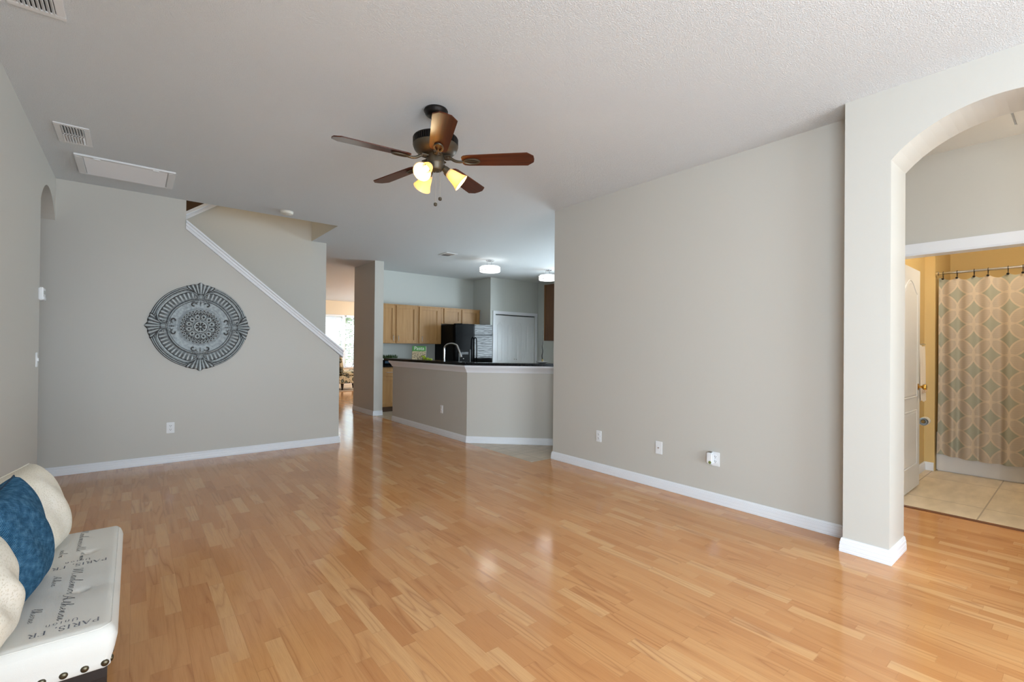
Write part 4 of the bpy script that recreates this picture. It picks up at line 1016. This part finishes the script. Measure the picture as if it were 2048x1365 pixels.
for x in (BX0+.05, BX1-.042):
    for y in (BY0+.045, BY1-.045):
        B().add([(x-.022, y-.022, BZ0-.03), (x+.022, y-.022, BZ0-.03), (x+.022, y+.022, BZ0-.03), (x-.022, y+.022, BZ0-.03), (x-.014, y-.014, 0), (x+.014, y-.014, 0), (x+.014, y+.014, 0), (x-.014, y+.014, 0)],
                [(0, 1, 2, 3), (4, 7, 6, 5), (0, 4, 5, 1), (1, 5, 6, 2), (2, 6, 7, 3), (3, 7, 4, 0)]).build('leg', LEGD, bench, bevel=.002)
# printed writing: capitals with thick and thin strokes, and a looping script
def ribbon(b, pts, w, M2):
    """flat stroke draped on the seat; M2 maps (reading x, up y) to seat x,y"""
    P = [Vector((p[0], p[1])) for p in pts]; m = len(P); vs = []; fs = []
    for i, p in enumerate(P):
        t_ = (P[min(i+1, m-1)]-P[max(i-1, 0)]); t_ = t_.normalized() if t_.length > 0 else Vector((1, 0)); nn = Vector((-t_.y, t_.x))
        ww = w*(.55+.9*abs(t_.y))
        for s_ in (-1, 1):
            q = p+nn*ww*s_; x, y = M2(q.x, q.y); vs.append((x, y, seat_z(min(max(x, BX0+.001), BX1-.001), min(max(y, BY0+.001), BY1-.001))+.0009))
    for i in range(m-1): fs.append((2*i, 2*i+1, 2*i+3, 2*i+2))
    b.add(vs, fs)
CAPS = {
 'P': (.62, [([(.1, 0), (.1, 1)], 1), ([(.0, 0), (.22, 0)], .5), ([(0, 1), (.1, 1)], .5), ([(.1, 1), (.35, 1), (.5, .9), (.53, .75), (.48, .58), (.33, .5), (.1, .5)], .8)]),
 'A': (.78, [([(.04, 0), (.38, 1)], .5), ([(.38, 1), (.72, 0)], 1.1), ([(.16, .36), (.58, .36)], .5), ([(-.03, 0), (.14, 0)], .5), ([(.6, 0), (.82, 0)], .5)]),
 'R': (.72, [([(.1, 0), (.1, 1)], 1), ([(0, 0), (.22, 0)], .5), ([(0, 1), (.1, 1)], .5), ([(.1, 1), (.35, 1), (.48, .9), (.5, .75), (.45, .6), (.32, .52), (.1, .52)], .8), ([(.3, .52), (.62, 0), (.72, 0)], 1)]),
 'I': (.34, [([(.15, 0), (.15, 1)], 1), ([(.03, 0), (.27, 0)], .5), ([(.03, 1), (.27, 1)], .5)]),
 'S': (.56, [([(.46, .8), (.44, .96), (.26, 1.02), (.08, .92), (.06, .76), (.2, .6), (.38, .46), (.48, .3), (.44, .1), (.26, -.02), (.08, .04), (.04, .22)], .9)]),
 ',': (.25, [([(.1, .05), (.12, -.05), (.06, -.18)], 1)]),
 'F': (.60, [([(.1, 0), (.1, 1)], 1), ([(0, 0), (.22, 0)], .5), ([(0, 1), (.52, 1), (.52, .84)], .6), ([(.1, .52), (.4, .52)], .6)]),
 ' ': (.42, []),
 'U': (.74, [([(.1, 1), (.1, .3), (.2, .06), (.36, 0), (.5, .06), (.6, .3), (.6, 1)], .9), ([(0, 1), (.22, 1)], .5), ([(.5, 1), (.7, 1)], .5)]),
 'n': (.56, [([(.08, 0), (.08, .62)], .9), ([(.08, .48), (.22, .62), (.36, .6), (.42, .46), (.42, 0)], .8)]),
 'i': (.26, [([(.1, 0), (.1, .62)], .9), ([(.1, .8), (.1, .86)], 1)]),
 'o': (.56, [([(.26, .62), (.08, .5), (.06, .3), (.12, .08), (.26, 0), (.42, .1), (.46, .3), (.42, .52), (.26, .62)], .8)]),
}
def caps(text, b, size, w, M2, gap=.12):
    x = 0
    for ch in text:
        adv, st = CAPS[ch]
        for pts, k in st:
            P = [(x+px*size, py*size) for px, py in pts]
            if len(P) > 2: P = [(q.x, q.y) for q in catmull([(p[0], p[1], 0) for p in P], 4)]
            ribbon(b, P, w*k, M2)
        x += (adv+gap)*size
    return x
SCR = {  # joined handwriting, unit x-height .45, each ends at its right on the base line
 'M': (1.25, [(-.15, .75), (-.05, .95), (.12, .9), (.1, .5), (.02, .02), (.25, .6), (.45, 1.0), (.42, .4), (.40, .02), (.62, .6), (.85, 1.0), (.82, .4), (.85, .04), (1.05, .05), (1.25, .2)]),
 'A': (1.1, [(-.2, .05), (-.05, -.05), (.2, .3), (.5, .9), (.62, 1.05), (.6, .5), (.62, .02), (.5, .35), (.2, .42), (.5, .4), (.8, .1), (1.1, .2)]),
 'a': (.55, [(.0, .2), (.3, .45), (.12, .4), (.05, .15), (.16, .0), (.32, .2), (.36, .45), (.34, .1), (.42, .0), (.55, .2)]),
 'd': (.6, [(.0, .2), (.3, .42), (.12, .4), (.05, .15), (.16, .0), (.34, .3), (.52, 1.05), (.46, 1.15), (.38, .6), (.38, .08), (.46, .0), (.6, .2)]),
 'e': (.42, [(.0, .15), (.25, .3), (.26, .45), (.14, .45), (.06, .2), (.16, .0), (.42, .2)]),
 'm': (.8, [(.0, .2), (.1, .45), (.1, .0), (.22, .42), (.32, .4), (.32, .0), (.45, .42), (.56, .4), (.57, .06), (.65, .0), (.8, .2)]),
 'n': (.58, [(.0, .2), (.1, .45), (.1, .0), (.22, .42), (.33, .4), (.34, .06), (.42, .0), (.58, .2)]),
 'o': (.48, [(.0, .2), (.22, .45), (.06, .35), (.06, .08), (.18, .0), (.3, .15), (.26, .42), (.34, .36), (.48, .35)]),
 'i': (.32, [(.0, .2), (.12, .45), (.1, .08), (.18, .0), (.32, .2)]),
 's': (.42, [(.0, .15), (.2, .48), (.24, .3), (.26, .1), (.12, .0), (.2, .02), (.42, .2)]),
 'l': (.4, [(.0, .2), (.26, .8), (.24, 1.1), (.14, 1.0), (.12, .2), (.2, .0), (.4, .2)]),
 't': (.36, [(.0, .2), (.2, .85), (.14, .2), (.2, .0), (.36, .2)]),
 'h': (.6, [(.0, .2), (.24, .8), (.22, 1.1), (.1, .95), (.08, .0), (.2, .4), (.34, .4), (.36, .06), (.45, .0), (.6, .2)]),
 'r': (.42, [(.0, .2), (.12, .5), (.2, .42), (.28, .42), (.26, .08), (.32, .0), (.42, .2)]),
 ' ': (.5, []),
}
def script(text, b, size, w, M2, slant=.25):
    x = 0; cur_ = []
    def flush():
        if len(cur_) > 2:
            P = catmull([(p[0], p[1], 0) for p in cur_], 6); ribbon(b, [(q.x, q.y) for q in P], w, M2)
        cur_.clear()
    for ch in text:
        adv, pts = SCR[ch]
        if not pts: flush()
        else:
            if ch in 'MA': flush()
            for px, py in pts: cur_.append((x+(px+py*slant)*size, py*size))
        x += adv*size
    flush(); return x
def up_cap(x0, y0): return lambda u, v: (x0-u, y0-v)          # reads towards -x, tops towards the camera end
def up_scr(x0, y0): return lambda u, v: (x0+v*.62, y0-u)          # reads towards -y, tops towards the room
for y in (1.842, 2.335):
    b = B(); caps('PARIS, FR', b, .0245, .0011, up_cap(-.070, y), .13); b.build('printed_capitals', INKL, bench)
for y in (1.876, 2.372):
    b = B(); caps('Union', b, .019, .0007, up_cap(-.118, y), .25); b.build('printed_small_capitals', INKL, bench)
b = B()
script('Mademoiselle', b, .040, .0006, up_scr(-.166, 2.735)); script('et mon', b, .032, .0006, up_scr(-.150, 2.462))
script('Mademoi', b, .047, .0006, up_scr(-.160, 2.285)); script('Athenai', b, .045, .0007, up_scr(-.166, 2.065))
script('salon', b, .034, .0005, up_scr(-.212, 2.52)); script('Ahea', b, .032, .0005, up_scr(-.205, 2.25)); script('lherie', b, .036, .0005, up_scr(-.230, 2.01))
b.build('printed_script', INK, bench)
SEAMB = mat('dark_blue_seam', (26, 54, 78), .9)
def pillow(label, m, loc, w, h, th, rz, lean, group=None, name='throw_pillow', pinch=.07, fold=0):
    t = thing(name, label, 'pillow', loc, 0, group)
    N_ = 44
    def f(side):
        def g(u, v):
            a, c = u*2-1, v*2-1
            e = (max(0, 1-a*a)*max(0, 1-c*c))
            tk = th/2*(e**.36)
            x = side*tk
            y = a*w/2*(1-pinch*(1-c*c)); z = c*h/2*(1-pinch*(1-a*a))
            x += .006*sin(a*7+c*4)*e + fold*.012*sin((c+.75*a)*9)*e
            return (x, y, z)
        return g
    b = B().grid(f(1), N_, N_).grid(f(-1), N_, N_)
    M = Matrix.Rotation(rz, 4, 'Z') @ Matrix.Rotation(lean, 4, 'Y')
    b.v = [tuple(M @ Vector(p)) for p in b.v]
    b.build('cover', m, t, smooth=80, weld=True)
    ed = []
    for q in range(80):
        k, s_ = q//20, (q % 20)/20*2-1
        a, c = ((s_, -1), (1, s_), (-s_, 1), (-1, -s_))[k]
        ed.append(M @ Vector((0, a*w/2*(1-pinch*(1-c*c)), c*h/2*(1-pinch*(1-a*a)))))
    B().tube(ed, .0026, 6, closed=True).build('seam', SEAMB if m is BLUE else m, t, smooth=60)
    return t
pillow('cream knit pillow farthest along the bench, behind the blue one', CREAM, (-.312, 2.495, .624), .38, .335, .21, radians(-12), radians(-18), 'pillows on the bench', pinch=.015)
pillow('blue woven pillow standing between the two cream pillows', BLUE, (-.300, 2.12, .640), .36, .365, .18, radians(-7), radians(-11), 'pillows on the bench', pinch=.10)
pillow('cream knit pillow at the near end of bench, in front of blue one', CREAM, (-.318, 1.775, .602), .30, .285, .17, radians(-10), radians(-6), 'pillows on the bench', fold=.35, pinch=.03)
